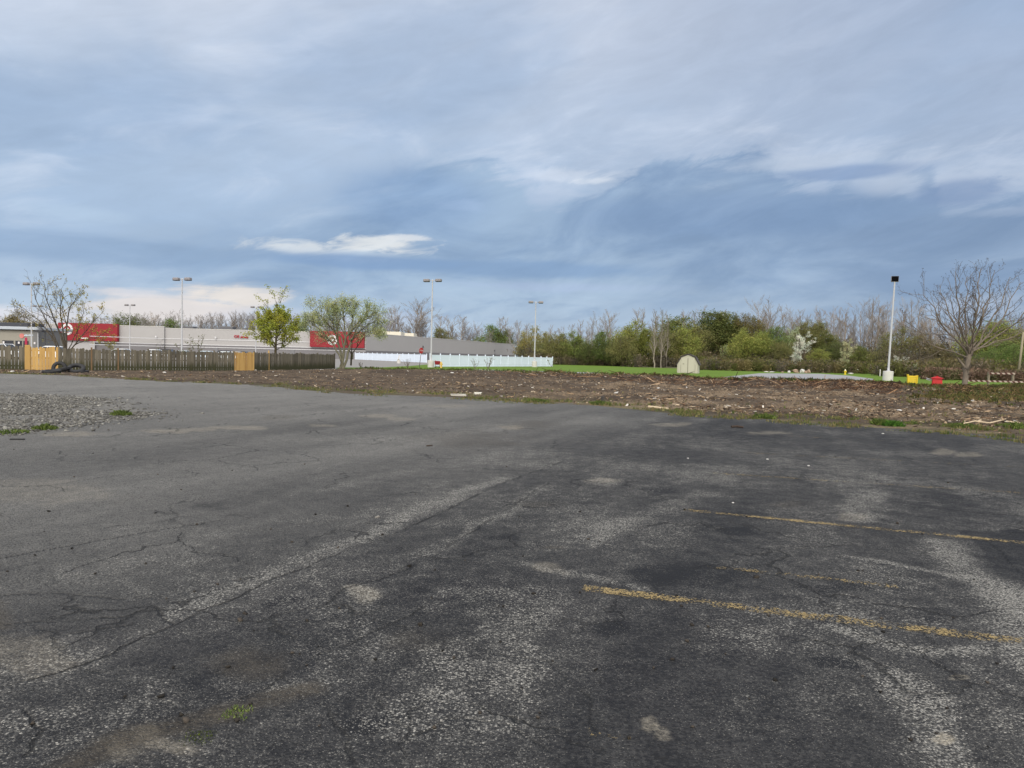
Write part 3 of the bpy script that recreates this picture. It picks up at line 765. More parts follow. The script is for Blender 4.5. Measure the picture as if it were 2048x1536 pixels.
# ------------------------------------------------------------------ lawn, retail lot, driveway
def sheet(name, poly, z, m, n=1):
    mb = MB(); mb.add([(x, y, z) for x, y in poly], [tuple(range(len(poly)))]); return struct(mb.build(name, m))
m, nt, b = new_mat('spring_lawn')
P = nt.pos(); n1 = nt.noise(P, .25, 5, .6); n2 = nt.noise(P, 5, 5, .7)
st = nt.noise(nt.vm('MULTIPLY', P, (.35, 1.4, 1.)), .5, 3, .5)
c = nt.mix(nt.m('ADD', nt.m('MULTIPLY', n1, .5), nt.m('MULTIPLY', n2, .5)), lin(62, 88, 26), lin(110, 134, 50))
c = nt.mix(nt.ss(.5, .7, st, 0, .5), c, lin(104, 126, 60))
nt.put(b.inputs['Base Color'], c); b.inputs['Roughness'].default_value = .95; b.inputs['Specular IOR Level'].default_value = .15
nt.put(b.inputs['Normal'], nt.bump(n2, .8, .05))
LAWN = m
# lawn begins under the bank and runs to the wood
bl = [(float(Bx[k]) + 1.2 * float(ux[k] / L_[k]), float(By[k]) + 1.2 * float(uy[k] / L_[k])) for k in range(len(PXS)) if 680 < PXS[k] < 2240][::20]
sheet('lawn', bl + [(90, 60), (140, 110), (140, 210), (-14, 210), (-14, 96)], LAWN_Z, LAWN)
fx = [G(-420, 731), G(0, 740), G(200, 743), G(500, 743), G(660, 739)]
sheet('retail_lot', [(-340, 60), (fx[0].x, fx[0].y + 1.2), (fx[1].x, fx[1].y + 1.2), (fx[2].x, fx[2].y + 1.2), (fx[3].x, fx[3].y + 1.2), (-17.6, 72.8), (-14, 78), (-14, 240), (-12, 420), (-340, 420)], .02, mat('retail_asphalt', lin(128, 125, 122), .9, .12, .12))
# grass verge round the far trees beside the lamp
sheet('verge', [(-18.2, 73.2), (-9, 75.5), (-9.2, 84), (-15, 84), (-19, 78)], .06, LAWN)
DRV = mat('driveway_asphalt', lin(138, 138, 140), .9, .14, .35)
dp_ = [G(x, y, LAWN_Z) for x, y in [(1400, 760), (1462, 752.5), (1520, 746.5), (1640, 747.5), (1700, 751.5), (1748, 758), (1740, 764), (1600, 770)]]
sheet('driveway', [(p.x, p.y) for p in dp_], LAWN_Z + .006, DRV)
dp_ = [G(x, y, LAWN_Z) for x, y in [(930, 738.2), (1100, 742.6), (1250, 747.2), (1250, 750.5), (1100, 745.5), (930, 741)]]
sheet('path', [(p.x, p.y) for p in dp_], LAWN_Z + .006, DRV)
# low wooded mound on the far side of the driveway
gxs = np.linspace(-20, 150, 120); gys = np.linspace(96, 260, 90)
HX, HY = np.meshgrid(gxs, gys)
def hill_h(x, y):
    a = 4.6 * np.exp(-(((x - 60) / 22) ** 2 + ((y - 168) / 18) ** 2)) + 2.0 * np.exp(-(((x - 104) / 24) ** 2 + ((y - 150) / 20) ** 2))
    return a + .25 * (fbm(x, y, .15, 3) - .5)
HZ = hill_h(HX, HY) - .15
q = np.arange(HX.size).reshape(HX.shape)
Fh = np.stack([q[:-1, :-1], q[:-1, 1:], q[1:, 1:], q[1:, :-1]], -1).reshape(-1, 4)
struct(link('hill', np_mesh('hill', np.stack([HX, HY, HZ], -1).reshape(-1, 3), Fh, smooth=True), mat('hill_soil', (.085, .085, .04), .95, .35, .4)))
def ground_z(x, y):
    if y > 96: return max(LAWN_Z if x > -14 else .02, float(hill_h(np.array(x), np.array(y))) - .15)
    return LAWN_Z

# ------------------------------------------------------------------ wooden fence
m, nt, b = new_mat('weathered_picket')
P = nt.obj(); rnd = nt.n.new('ShaderNodeObjectInfo').outputs['Random']
g = nt.noise(nt.vm('MULTIPLY', P, (9., 9., 1.2)), 1.0, 6, .65)
pk = nt.attr('pk')
c = nt.mix(nt.m('ADD', nt.m('MULTIPLY', g, .6), nt.m('MULTIPLY', pk, .45)), lin(60, 57, 49), lin(124, 117, 103))
c = nt.mix(nt.ss(.55, .3, nt.m('ADD', nt.m('MULTIPLY', g, .4), nt.m('MULTIPLY', nt.sep(P)[2], .4))), c, lin(62, 62, 44))
nt.put(b.inputs['Base Color'], c); b.inputs['Roughness'].default_value = .9; b.inputs['Specular IOR Level'].default_value = .2
OLDW = m
m, nt, b = new_mat('fresh_lumber')
P = nt.obj(); g = nt.noise(nt.vm('MULTIPLY', P, (7., 7., 1.)), 1.0, 6, .65); pk = nt.attr('pk')
c = nt.mix(nt.m('ADD', nt.m('MULTIPLY', g, .6), nt.m('MULTIPLY', pk, .5)), lin(142, 104, 50), lin(198, 162, 98))
c = nt.mix(nt.ss(.72, .8, nt.noise(P, 6, 2, .5)), c, lin(120, 78, 40))
nt.put(b.inputs['Base Color'], c); b.inputs['Roughness'].default_value = .8
NEWW = m
FPX = [(-330, 734), (-120, 738), (0, 740), (120, 741.5), (200, 742), (350, 742.5), (500, 742), (600, 740), (670, 738)]
def fpos(px):
    py = float(np.interp(px, [a for a, _ in FPX], [c_ for _, c_ in FPX])); p = G(px, py, .03); return p
fr = fpos(0)
fence = thing('picket_fence', 'long weathered grey picket fence with two fresh yellow patches along the lot', 'fence', fr)
prng = random.Random(5)
def picket_panel(px0, px1, new=False, solid=False, h=1.52, label=None):
    a, c_ = fpos(px0) - fr, fpos(px1) - fr
    d = c_ - a; L = d.length; d.normalize(); n_ = Vector((d.y, -d.x, 0))
    if n_.y > 0: n_ = -n_
    rot = math.atan2(d.y, d.x)
    mb = MB(); pks = []
    step = .185 if not solid else .15
    k = max(2, int(L / step)); step = L / k
    for i in range(k):
        wv = step * (.90 if not solid else .95) * prng.uniform(.93, 1.05)
        hh = h * prng.uniform(.955, 1.03); p = a + d * ((i + .5) * step) + n_ * .03
        z0 = prng.uniform(.02, .06)
        # picket with clipped top corners
        hw = wv / 2; ch = wv * .28; t = .016
        prof = [(-hw, z0), (hw, z0), (hw, hh - ch), (hw - ch, hh), (-hw + ch, hh), (-hw, hh - ch)]
        tw = prng.uniform(-.022, .022)
        vs = []
        for off in (0, t):
            for (u, z) in prof: vs.append(p + d * (u + tw * z) + n_ * off + Vector((0, 0, z)))
        nn = 6
        mb.add(vs, [tuple(range(nn)), tuple(range(2 * nn - 1, nn - 1, -1))] + [(q_, nn + q_, nn + (q_ + 1) % nn, (q_ + 1) % nn) for q_ in range(nn)])
        pks += [prng.random()] * 12
    for z in (.28, .80, 1.28):
        mid = (a + c_) / 2 + Vector((0, 0, z * h / 1.52)) - n_ * .004
        mb.box(mid, (L, .05, .09), rot); pks += [.4] * 8
    o = mb.build('picket_panel', NEWW if new else OLDW, fence)
    at = o.data.attributes.new('pk', 'FLOAT', 'POINT'); at.data.foreach_set('value', pks)
    if label: o['label'] = label
def fence_post(px, new=False, h=1.6, wd=.1, m=None, label=None):
    mb = MB(); p = fpos(px) - fr
    mb.box(p + Vector((0, 0, h / 2)), (wd, wd, h), rz=.6, bev=.012)
    o = mb.build('post', m or (NEWW if new else OLDW), fence)
    at = o.data.attributes.new('pk', 'FLOAT', 'POINT'); at.data.foreach_set('value', [prng.random()] * len(o.data.vertices))
    if label: o['label'] = label
BRN = mat('brown_post', lin(112, 88, 62), .85, .2, 6)
cuts = [-320, -225, -150, -85, -20, 51, 118, 183, 236, 296, 340, 382, 428, 467, 508, 537, 566, 600, 635, 669]
for a_, b_ in zip(cuts[:-1], cuts[1:]):
    nw = (a_ in (51, 467))
    picket_panel(a_, b_, nw, a_ == 467, 1.56 if a_ < 60 else 1.5, 'fresh yellow picket panel with gaps' if a_ == 51 else ('fresh yellow close boarded panel' if a_ == 467 else None))
for c_ in cuts:
    if c_ in (183, 236): fence_post(c_, m=BRN, label='newer brown post')
    elif c_ in (537,): fence_post(c_, True, 1.68, label='fresh yellow post')
    elif c_ == 51: fence_post(55, True, 1.66, .3, label='wide fresh yellow post')
    else: fence_post(c_)

# ------------------------------------------------------------------ old tyres by the fence
RUB = mat('old_rubber', (.018, .018, .02), .75, .3, 8)
def tyre(px, py, rot, label, Rr=.36, r=.125, lift=0.0, k=1.0):
    p = dirt_at(px, py); p.z = max(p.z, .02)
    t = thing('tyre', label, 'tyre', (p.x, p.y, p.z + lift), 0, 'old tyres dumped by the fence')
    mb = MB(); mb.torus((0, 0, 0), Rr, r, rot, squash=.95); mb.build('casing', RUB, t, True)
    g_ = MB()
    for i in range(40):
        a = 2 * PI * i / 40
        for s_ in (-1, 1):
            v = Vector((math.cos(a) * (Rr + r * .98), math.sin(a) * (Rr + r * .98), s_ * r * .38))
            g_.box(rot @ v, (.03, .035, r * .5), rot=rot @ Matrix.Rotation(a, 3, 'Z') @ Matrix.Rotation(s_ * .4, 3, 'X'))
    g_.build('tread', RUB, t)
ry = lambda ax, a: Matrix.Rotation(a, 3, ax)
tyre(118, 744, ry('Z', .25) @ ry('X', R(80)), 'tyre standing upright against the fresh yellow fence panel', .33, .10, .24)
tyre(104, 745, ry('X', R(6)), 'flat lying tyre in front of the fresh yellow fence panel', .40, .10, .06)
tyre(123, 744.5, ry('Y', R(-13)), 'lying tyre in the middle of the dumped heap', .38, .10, .16)
tyre(152, 745, ry('Y', R(16)) @ ry('X', R(28)), 'tilted tyre showing its hole at the far end of the heap', .38, .115, .25)
tyre(160, 745.5, ry('X', R(3)), 'flat tyre lying under the tilted tyre', .38, .09, .06)

# ------------------------------------------------------------------ lamp posts
STEEL = mat('galvanised_pole', lin(172, 173, 177), .5, .06, 2, 0.0)
HEADM = mat('lamp_housing', lin(128, 124, 126), .5, .08, 2)
CONC = mat('lamp_concrete', lin(192, 190, 186), .85, .08, 2.5)
LENS = mat('lamp_lens', lin(60, 58, 62), .4, .05, 4)
BLK = mat('black_lens', (.004, .004, .005), .8, .1, 4, spec=.05)
def lamp_post(px, Y, top_py, label, rz=0.0, base_h=.95, base_r=.42, single=False, lean=0.0, hs=1.0):
    gz = LAWN_Z if px > 900 else .03
    p = A(px, 700, Y); p.z = gz
    H = zat(px, top_py, Y) - gz
    t = thing('lamp_post', label, 'lamp post', p, rz, 'tall parking lot lamp posts')
    t.rotation_euler = (0, lean, rz)
    mb = MB(); mb.lathe([(base_r, -.2), (base_r, base_h - .04), (base_r - .04, base_h)], n=20); mb.build('concrete_base', CONC, t, False)
    mb = MB(); mb.lathe([(.20, base_h), (.20, base_h + .06), (.12, base_h + .07), (.11, base_h + .35), (.105, base_h + .4), (.075, H - .15), (.075, H)], n=12); mb.build('pole', STEEL, t, True)
    if not single:
        mb = MB(); mb.tube((-.72, 0, H - .12), (.72, 0, H - .12), .035); mb.build('arm', STEEL, t, True)
        for s_ in (-1, 1):
            mb = MB(); mb.box((s_ * .82 * hs, 0, H - .10), (.80 * hs, .55 * hs, .34 * hs), bev=.07, taper=.94)
            h_ = mb.build('lamp_head', HEADM, t)
            mb = MB(); mb.box((s_ * .82 * hs, 0, H - .10 - .18 * hs), (.66 * hs, .42 * hs, .05), bev=.02, taper=1.1)
            mb.build('lens', LENS, h_)
    else:
        rot = Matrix.Rotation(R(8), 3, 'X')
        mb = MB(); mb.box((0, .05, H - .28), (.72, .34, .62), bev=.03, rot=rot)
        h_ = mb.build('lamp_head', HEADM, t)
        mb = MB(); mb.box((.02, -.14, H - .27), (.64, .05, .54), bev=.01, rot=rot)
        mb.build('lens', BLK, h_)
        mb = MB(); mb.tube((0, .02, H - .75), (0, .05, H - .5), .06); mb.build('bracket', STEEL, t)
lamp_post(862.5, 90, 559, 'double headed lamp post beside the dark red cart and the hydrant', R(-18))
lamp_post(1069.5, 117, 603, 'double headed lamp post near the free end of the white vinyl fence', R(4))
lamp_post(1778, 75, 552.5, 'lamp post with one black faced flood lamp', R(-26), 1.0, .5, True, lean=R(1.4))
lamp_post(363.5, 94, 556.5, 'tall double headed lamp post between the bare tree and the yellow green tree', R(-14), hs=1.1)
lamp_post(63, 106, 566, 'double headed lamp post beside the small grey shop', R(-12), hs=1.1)
lamp_post(259.5, 155, 609, 'far double headed lamp post just right of the big red store panel', R(-10))
lamp_post(511.5, 151, 613, 'far double headed lamp post half behind the yellow green tree', R(-10))
lamp_post(76, 163, 611, 'farthest lamp post seen through the branches of the bare tree', R(-8))

# ------------------------------------------------------------------ big store
WALL = mat('store_render', lin(162, 160, 160), .85, .035, .25)
WALLD = mat('store_base_block', lin(116, 114, 117), .85, .05, .35)
TRIM = mat('store_trim', lin(198, 198, 201), .7, .03, .5)
REDP = mat('red_sign_panel', lin(134, 22, 36), .7, .05, .3)
WHT = mat('white_emblem', lin(210, 206, 208), .6, .04, 1)
REDE = mat('red_emblem', lin(168, 20, 40), .6, .05, 1)
DKU = mat('rooftop_metal', lin(92, 92, 96), .6, .1, 1)
CRM = mat('cream_wall', lin(206, 200, 184), .85, .06, .5)
YF = 200.0
c0 = A(326, 700, YF); cR = A(731, 700, YF); cE = A(1030, 700, 327.0)
HF = zat(440, 659.5, YF)
store = thing('store', 'long flat roofed grey store with two red emblem panels', 'store building', (c0.x, YF, .02))
o0 = Vector((c0.x, YF, .02))
def wall_seg(mb, p0, p1, z0, z1, th=.4, out=0.0):
    """slab along p0-p1 whose front face stands 'out' in front of the line"""
    p0, p1 = Vector(p0).xy, Vector(p1).xy
    d = (p1 - p0); L = d.length; d.normalize(); n_ = Vector((d.y, -d.x))
    mid = (p0 + p1) / 2 + n_ * (out - th / 2)
    mb.box((mid.x - o0.x, mid.y - o0.y, (z0 + z1) / 2 - o0.z), (L, th, z1 - z0), math.atan2(d.y, d.x))
L0 = A(92, 700, 199.4); L1 = A(328, 700, 199.4)
HL = zat(280, 652.5, 199.4)
mb = MB(); wall_seg(mb, c0, cR, 3.05, HF); wall_seg(mb, cR, cE, 2.5, HF, .4); wall_seg(mb, L0, L1, 3.05, HL)
mb.build('wall', WALL, store)
mb = MB(); wall_seg(mb, c0, cR, .0, 3.05, .34); wall_seg(mb, cR, cE, .0, 2.5, .34); wall_seg(mb, L0, L1, .0, 3.05, .34)
mb.build('base_wall', WALLD, store)
mb = MB()
for z in (4.5, 3.02, 2.35):
    wall_seg(mb, c0, cR, z - .09, z + .09, .1, .1); wall_seg(mb, (A(236, 700, 199.4).x, 186), L1, z - .09, z + .09, .1, .1)
mb.build('trim_band', TRIM, store)
mb = MB(); wall_seg(mb, c0, cR, HF, HF + .14, .6, .06); wall_seg(mb, cR, cE, HF, HF + .14, .6, .06); wall_seg(mb, L0, L1, HL, HL + .14, .6, .06)
mb.build('coping', mat('coping_metal', lin(196, 194, 190), .6, .04, 1), store)
bk = [(L0.x, 201), (L1.x, 201), (L1.x, YF + .5), (cR.x - .5, YF + .5), (cE.x - .6, 327), (cE.x - 60, 345), (L0.x, 330)]
mb = MB(); mb.add([(x - o0.x, y - o0.y, HF - .5) for x, y in bk], [tuple(range(len(bk)))]); mb.build('roof', mat('roof_membrane', lin(150, 150, 150), .9, .1, .2), store)
mb = MB(); wall_seg(mb, cE, (cE.x - 60, 345), 0, HF, .4); mb.build('rear_wall', WALL, store)
# pale entrance wall under the first panel
mb = MB(); wall_seg(mb, A(100, 700, 199), A(190, 700, 199), 0.3, 4.0, .3, .15); mb.build('entrance_wall', mat('entrance_pale', lin(172, 170, 172), .8, .04, .4), store)
def panel(x0, x1, yt, yb, Y, cx, rad):
    a, c_ = A(x0, 700, Y), A(x1, 700, Y)
    zt, zb = zat((x0 + x1) / 2, yt, Y), zat((x0 + x1) / 2, yb, Y)
    mb = MB(); wall_seg(mb, a, c_, zb, zt, .9, .0); p_ = mb.build('sign_panel', REDP, store)
    e = A(cx[0], cx[1], Y) - o0
    rot = Matrix.Rotation(PI / 2, 3, 'X')
    def ring(r1, r0, m, dy, nm):
        mb = MB(); n = 40; vs = []; fs = []
        for y in (0, -.08):
            for r in (r1, r0):
                for i in range(n):
                    t = 2 * PI * i / n; vs.append((e.x + r * math.cos(t), e.y - dy + y, e.z + r * math.sin(t)))
        for i in range(n):
            j = (i + 1) % n
            fs += [(2 * n + i, 2 * n + j, 3 * n + j, 3 * n + i), (i, 2 * n + i, 2 * n + j, j) if False else (i, j, 2 * n + j, 2 * n + i), (n + i, 3 * n + i, 3 * n + j, n + j)]
        mb.add(vs, fs); return mb.build(nm, m, p_)
    ring(rad, rad * .62, WHT, .03, 'emblem_ring')
    ring(rad * .30, 0.02, WHT, .03, 'emblem_disc')
panel(116, 234.5, 646.5, 681.5, 198.2, (134.5, 658.5), 1.62)
panel(619.5, 728, 662.8, 694.8, 199.0, (664.8, 680), 1.42)
# white mark at the foot of the first panel
a = A(168, 676.5, 197.6); mb = MB()
for i, (wd_, off) in enumerate([(.5, -.75), (.42, -.25), (.5, .28), (.42, .78)]):
    mb.box((a.x + off - o0.x, a.y - o0.y + .3, a.z - o0.z), (wd_, .12, .38 - .06 * (i % 2)), bev=.04)
mb.build('sign_letters', WHT, store)
def text(body, size, m, name, parent, loc, bold=0.0, xs=1.0):
    cu = bpy.data.curves.new(name, 'FONT'); cu.body = body; cu.size = size; cu.extrude = .06; cu.offset = bold
    ob = bpy.data.objects.new('tmp', cu); COL.objects.link(ob)
    bpy.context.view_layer.update()
    me = bpy.data.meshes.new_from_object(ob.evaluated_get(bpy.context.evaluated_depsgraph_get()))
    bpy.data.objects.remove(ob)
    for v in me.vertices: v.co = Vector((v.co.x * xs, 0, v.co.y)) + Vector((0, -v.co.z, 0))
    o = link(name, me, m, parent); o.location = loc; return o
REDT = mat('red_letters', lin(160, 14, 40), .5, .05, 2)
a = A(468, 675.3, YF - .2) - o0
text('CVS', 1.0, REDT, 'sign_lettering', store, (a.x, a.y, a.z), .03, .82)
a = A(481, 675.6, YF - .2) - o0
text('pharmacy', .80, REDT, 'sign_lettering', store, (a.x, a.y, a.z), .03, .70)
for (x0, x1, yt, yb, Y) in [(367, 389, 653.5, 660, 215), (443, 468, 653.5, 660, 215), (329, 342, 655.5, 660, 212), (478, 494, 657, 661, 215)]:
    p0, p1 = A(x0, yb, Y), A(x1, yt, Y)
    mb = MB(); mb.box(((p0.x + p1.x) / 2 - o0.x, Y - o0.y, (p0.z + p1.z) / 2 - .6), (p1.x - p0.x, 2.6, p1.z - p0.z + 1.2), bev=.1, taper=1.12)
    mb.build('rooftop_unit', DKU, store)
p0, p1 = A(756, 672, 232), A(800, 661.5, 232)
mb = MB(); mb.box(((p0.x + p1.x) / 2 - o0.x, 238 - o0.y, p1.z / 2 - .3 + 2), (p1.x - p0.x, 8, p1.z - 4), R(0), .05); mb.build('roof_screen', CRM, store)
p0, p1 = A(790, 672, 250), A(826, 664.5, 250)
mb = MB(); mb.box(((p0.x + p1.x) / 2 - o0.x, 256 - o0.y, p1.z / 2 + 1.7), (p1.x - p0.x, 8, p1.z - 4), R(0), .05); mb.build('roof_screen', CRM, store)
def side_pt(px):
    d = ray(px, 700); # intersection with the side wall line
    vx, vy = cE.x - cR.x, cE.y - cR.y
    k = (cR.x * vy - cR.y * vx) / (d.x * vy - d.y * vx); return k * d.y
for (px, py) in [(846.5, 693.5), (989.5, 701), (989.5, 709)]:
    a = A(px, py, side_pt(px) - .5) - o0
    mb = MB(); mb.box(a, (.5, .5, .75), R(20), .08, .8); mb.build('wall_lamp', DKU, store)
for (px, py) in [(312, 673.5), (431, 675.5)]:
    a = A(px, py, 198.8 if px < 328 else YF - .6) - o0
    mb = MB(); mb.box(a, (.45, .5, .5), 0, .08, .8); mb.build('wall_lamp', TRIM, store)
DOOR = mat('service_door', lin(112, 112, 116), .6, .05, 1)
for x in (432, 585, 236):
    Y_ = YF - .03 if x > 328 else 199.37
    a = A(x, 700, Y_) - o0
    mb = MB(); mb.box((a.x, a.y - .05, 1.1), (1.1, .12, 2.2), 0, .02); mb.build('door', DOOR, store)

# small shop at the far left
so_ = A(-60, 700, 165)
shop = thing('shop', 'small tan shop with grey cornice and a round pink sign', 'shop building', (so_.x, 165, .02))
def sx_(px, Y=165): return A(px, 700, Y).x - so_.x
def sz_(py, px=40, Y=165): return zat(px, py, Y) - .02
mb = MB(); mb.box(((sx_(-120) + sx_(66)) / 2, 6.2, sz_(661) / 2), (sx_(66) - sx_(-120), 12, sz_(661))); mb.build('wall', mat('shop_tan', lin(142, 138, 128), .85, .05, .4), shop)
mb = MB(); mb.box(((sx_(-125) + sx_(78)) / 2, 6.0, (sz_(653.5) + sz_(659.5)) / 2), (sx_(78) - sx_(-125), 13.4, sz_(653.5) - sz_(659.5)), bev=.08); mb.build('cornice', mat('shop_cornice', lin(168, 174, 182), .7, .04, .4), shop)
mb = MB(); mb.box(((sx_(66.2) + sx_(76)) / 2, 4, sz_(660) / 2), (sx_(76) - sx_(66.2), 8, sz_(660))); mb.build('corner_wall', mat('shop_corner', lin(112, 112, 112), .85, .06, .5), shop)
GLS = mat('shop_glass', (.02, .022, .03), .15, .2, .6)
for (x0, x1) in [(-90, -40), (-30, -2), (4, 26), (30, 43), (46, 56)]:
    mb = MB(); mb.box(((sx_(x0) + sx_(x1)) / 2, .16, (sz_(681.5) + .35) / 2), (sx_(x1) - sx_(x0), .12, sz_(681.5) - .35)); mb.build('window', GLS, shop)
mb = MB(); mb.lathe([(.55, 0), (.55, .1)], (sx_(43), .18, sz_(671.5)), 24, Matrix.Rotation(PI / 2, 3, 'X')); mb.build('round_sign', mat('pink_sign', lin(196, 118, 112), .6, .06, 1), shop)
mb = MB()
for i in range(9):
    mb.box((sx_(48.5) + i * .26, .13, sz_(670.3) + (.03 if i % 3 else -.03)), (.19, .08, .30 + .06 * ((i * 7) % 3)))
mb.build('sign_letters', mat('pale_letters', lin(196, 206, 218), .6, .04, 1), shop)
mb = MB(); mb.box((sx_(59.3), -1.2, sz_(682)), (.55, .12, sz_(676) - sz_(690)), bev=.03); mb.tube((sx_(59.3), -1.2, 0), (sx_(59.3), -1.2, sz_(689)), .04)
mb.build('banner', mat('crimson_banner', lin(158, 22, 62), .6, .06, 1), shop)
for px_ in (7.5, 38, 52, 69.5):
    mb = MB(); mb.box((sx_(px_), -.05, sz_(685.5)), (.4, .05, .5), bev=.01); mb.build('poster', WHT, shop)
mb = MB(); mb.box((sx_(10), 5, sz_(650.5)), (sx_(29) - sx_(-40), 6, 1.3), bev=.1); mb.build('rooftop_unit', mat('dark_roof', lin(52, 54, 62), .6, .08, .6), shop)
mb = MB(); mb.box((sx_(91), -1, sz_(661.2)), (sx_(98) - sx_(85), 3, .45), bev=.05); mb.tube((sx_(96), -1, 0), (sx_(96), -1, sz_(661)), .1); mb.build('canopy', mat('dark_canopy', lin(60, 60, 64), .7, .08, .6), shop)

# ------------------------------------------------------------------ white vinyl fences
VIN = mat('white_vinyl', lin(218, 228, 242), .45, .03, .4)
def vinyl_fence(p0, p1, h, npan, label):
    p0, p1 = Vector(p0), Vector(p1)
    t = thing('vinyl_fence', label, 'fence', p0)
    d = p1 - p0; L = Vector((d.x, d.y)).length; rz = math.atan2(d.y, d.x); st = L / npan
    u = Vector((math.cos(rz), math.sin(rz), 0)); n_ = Vector((u.y, -u.x, 0))
    for i in range(npan + 1):
        c_ = u * (st * i)
        mb = MB(); mb.box(c_ + Vector((0, 0, h / 2 + .04)), (.13, .13, h + .08), rz, .01); mb.lathe([(.11, h + .08), (.11, h + .11), (.03, h + .19)], c_, 4, Matrix.Rotation(rz + PI / 4, 3, 'Z')); mb.build('post', VIN, t)
    for i in range(npan):
        c_ = u * (st * (i + .5)); mb = MB()
        k = max(6, int(st / .3))
        for j in range(k):
            mb.box(c_ + u * (st - .16) * ((j + .5) / k - .5) + Vector((0, 0, h * .5)), ((st - .16) / k * .96, .035, h * .86), rz)
        for z in (.10, .5, h - .08): mb.box(c_ + Vector((0, 0, z * (h / 1.75) if z == .5 else z)), (st - .13, .06, .14), rz, .008)
        mb.build('panel', VIN, t)
vinyl_fence(G(710, 719, .02), G(853, 725.5, .02), 1.72, 14, 'white vinyl fence across the grey yard behind the stop sign')
vinyl_fence((-11.0, 95.0, .05), (7.3, 130.0, .08), 1.66, 16, 'long white vinyl fence beside the lawn running behind the hydrant')

# ------------------------------------------------------------------ sign, base, cart, hydrants, shed
def on(px, py, z=LAWN_Z): return G(px, py, z)
RED = mat('sign_red', lin(170, 34, 36), .5, .08, 6)
DKST = mat('dark_steel', lin(58, 54, 52), .6, .15, 5)
p = A(838.5, 736, 82); p.z = .05
t = thing('stop_sign', 'leaning red octagonal stop sign seen before the white vinyl fence', 'road sign', p, R(25))
t.rotation_euler = (0, R(5.5), R(0))
hs_ = zat(840, 701, 82) - p.z
mb = MB(); mb.box((0, 0, (hs_ + .3) / 2), (.06, .04, hs_ + .3)); mb.build('post', DKST, t)
mb = MB(); n = 8
rz_ = Matrix.Rotation(R(55), 3, 'Z')
oct_ = [(.36 * math.cos(PI / 8 + i * PI / 4), .36 * math.sin(PI / 8 + i * PI / 4)) for i in range(8)]
vs = [rz_ @ Vector((x, y_, z)) + Vector((0, -.05, hs_)) for y_ in (-.01, .01) for x, z in oct_]
mb.add(vs, [tuple(range(8)), tuple(range(15, 7, -1))] + [(i, 8 + i, 8 + (i + 1) % 8, (i + 1) % 8) for i in range(8)])
pl_ = mb.build('sign_plate', RED, t)
tx = text('STOP', .23, WHT, 'lettering', pl_, (0, 0, 0))
xs_ = [v.co.x for v in tx.data.vertices]
for v in tx.data.vertices: v.co = rz_ @ Vector((v.co.x - max(xs_) / 2, v.co.y * .1 - .02, v.co.z - .08)) + Vector((0, -.05, hs_))
p = A(797.5, 726, 128); p.z = .02
t = thing('concrete_block', 'round concrete base with a leaning white plate before the vinyl fence', 'lamp base', p)
mb = MB(); mb.lathe([(.32, -.1), (.32, .62), (.28, .66)], n=18); mb.build('base', CONC, t)
mb = MB(); mb.box((.02, 0, 1.1), (.24, .05, .85), rot=Matrix.Rotation(R(17), 3, 'Y')); mb.build('plate', TRIM, t)
mb = MB(); mb.box((-.03, 0, .70), (.32, .2, .14), bev=.03, taper=.7); mb.build('foot', DKST, t)
# red cart
CART = mat('cart_red', lin(128, 14, 30), .5, .12, 6)
p = on(875, 735.5, .08); p = A(875, 735, 89); p.z = .08
t = thing('shopping_cart', 'dark red cart with black legs between lamp base and hydrant', 'cart', p, R(6))
mb = MB(); mb.box((-.02, 0, .62), (.60, .5, .46), bev=.03, taper=1.22); mb.build('basket', CART, t)
mb = MB(); mb.box((-.30, 0, .92), (.07, .52, .07), bev=.02); mb.box((.34, 0, .62), (.10, .46, .22), bev=.03); mb.build('handle', CART, t)
mb = MB()
for sx2 in (-.25, .25):
    for sy2 in (-.2, .2): mb.tube((sx2, sy2, .1), (sx2 * .9, sy2, .42), .025)
mb.box((0, 0, .16), (.6, .42, .035)); mb.build('frame', DKST, t)
for sx2 in (-.25, .25):
    for sy2 in (-.2, .2):
        mb = MB(); mb.tube((sx2, sy2 - .02, .065), (sx2, sy2 + .02, .065), .065, n=12); mb.build('wheel', BLK, t)
HYD = mat('hydrant_yellow', lin(212, 176, 84), .5, .1, 6)
HYD2 = mat('hydrant_white', lin(222, 214, 186), .5, .1, 6)
def hydrant(px, Y, label, m1, m2, s_=1.0, gz=LAWN_Z):
    p = A(px, 730, Y); p.z = gz
    t = thing('fire_hydrant', label, 'hydrant', p, 0.4); t.scale = (s_, s_, s_)
    mb = MB(); mb.lathe([(.17, -.05), (.17, .05), (.11, .06), (.105, .5), (.14, .51), (.14, .56)], n=14); mb.build('barrel', m1, t, False)
    mb = MB(); mb.lathe([(.13, .56), (.125, .63), (.08, .71), (.035, .73), (.035, .79), (.0, .79)], n=14); mb.build('bonnet', m2, t, False)
    for a in (0, PI, -PI / 2):
        d = Vector((math.cos(a), math.sin(a), 0)); mb = MB(); mb.tube(d * .09 + Vector((0, 0, .42)), d * .2 + Vector((0, 0, .42)), .055 if a == 0 or a == PI else .075); mb.build('outlet', m1, t)
hydrant(882.3, 88, 'pale yellow hydrant beside the dark red cart', HYD, HYD, 1.02, .08)
hydrant(1691, 112, 'yellow hydrant with white top at the far side of the driveway', mat('hydrant_lemon', lin(216, 190, 40), .5, .1, 6), HYD2, 1.12)
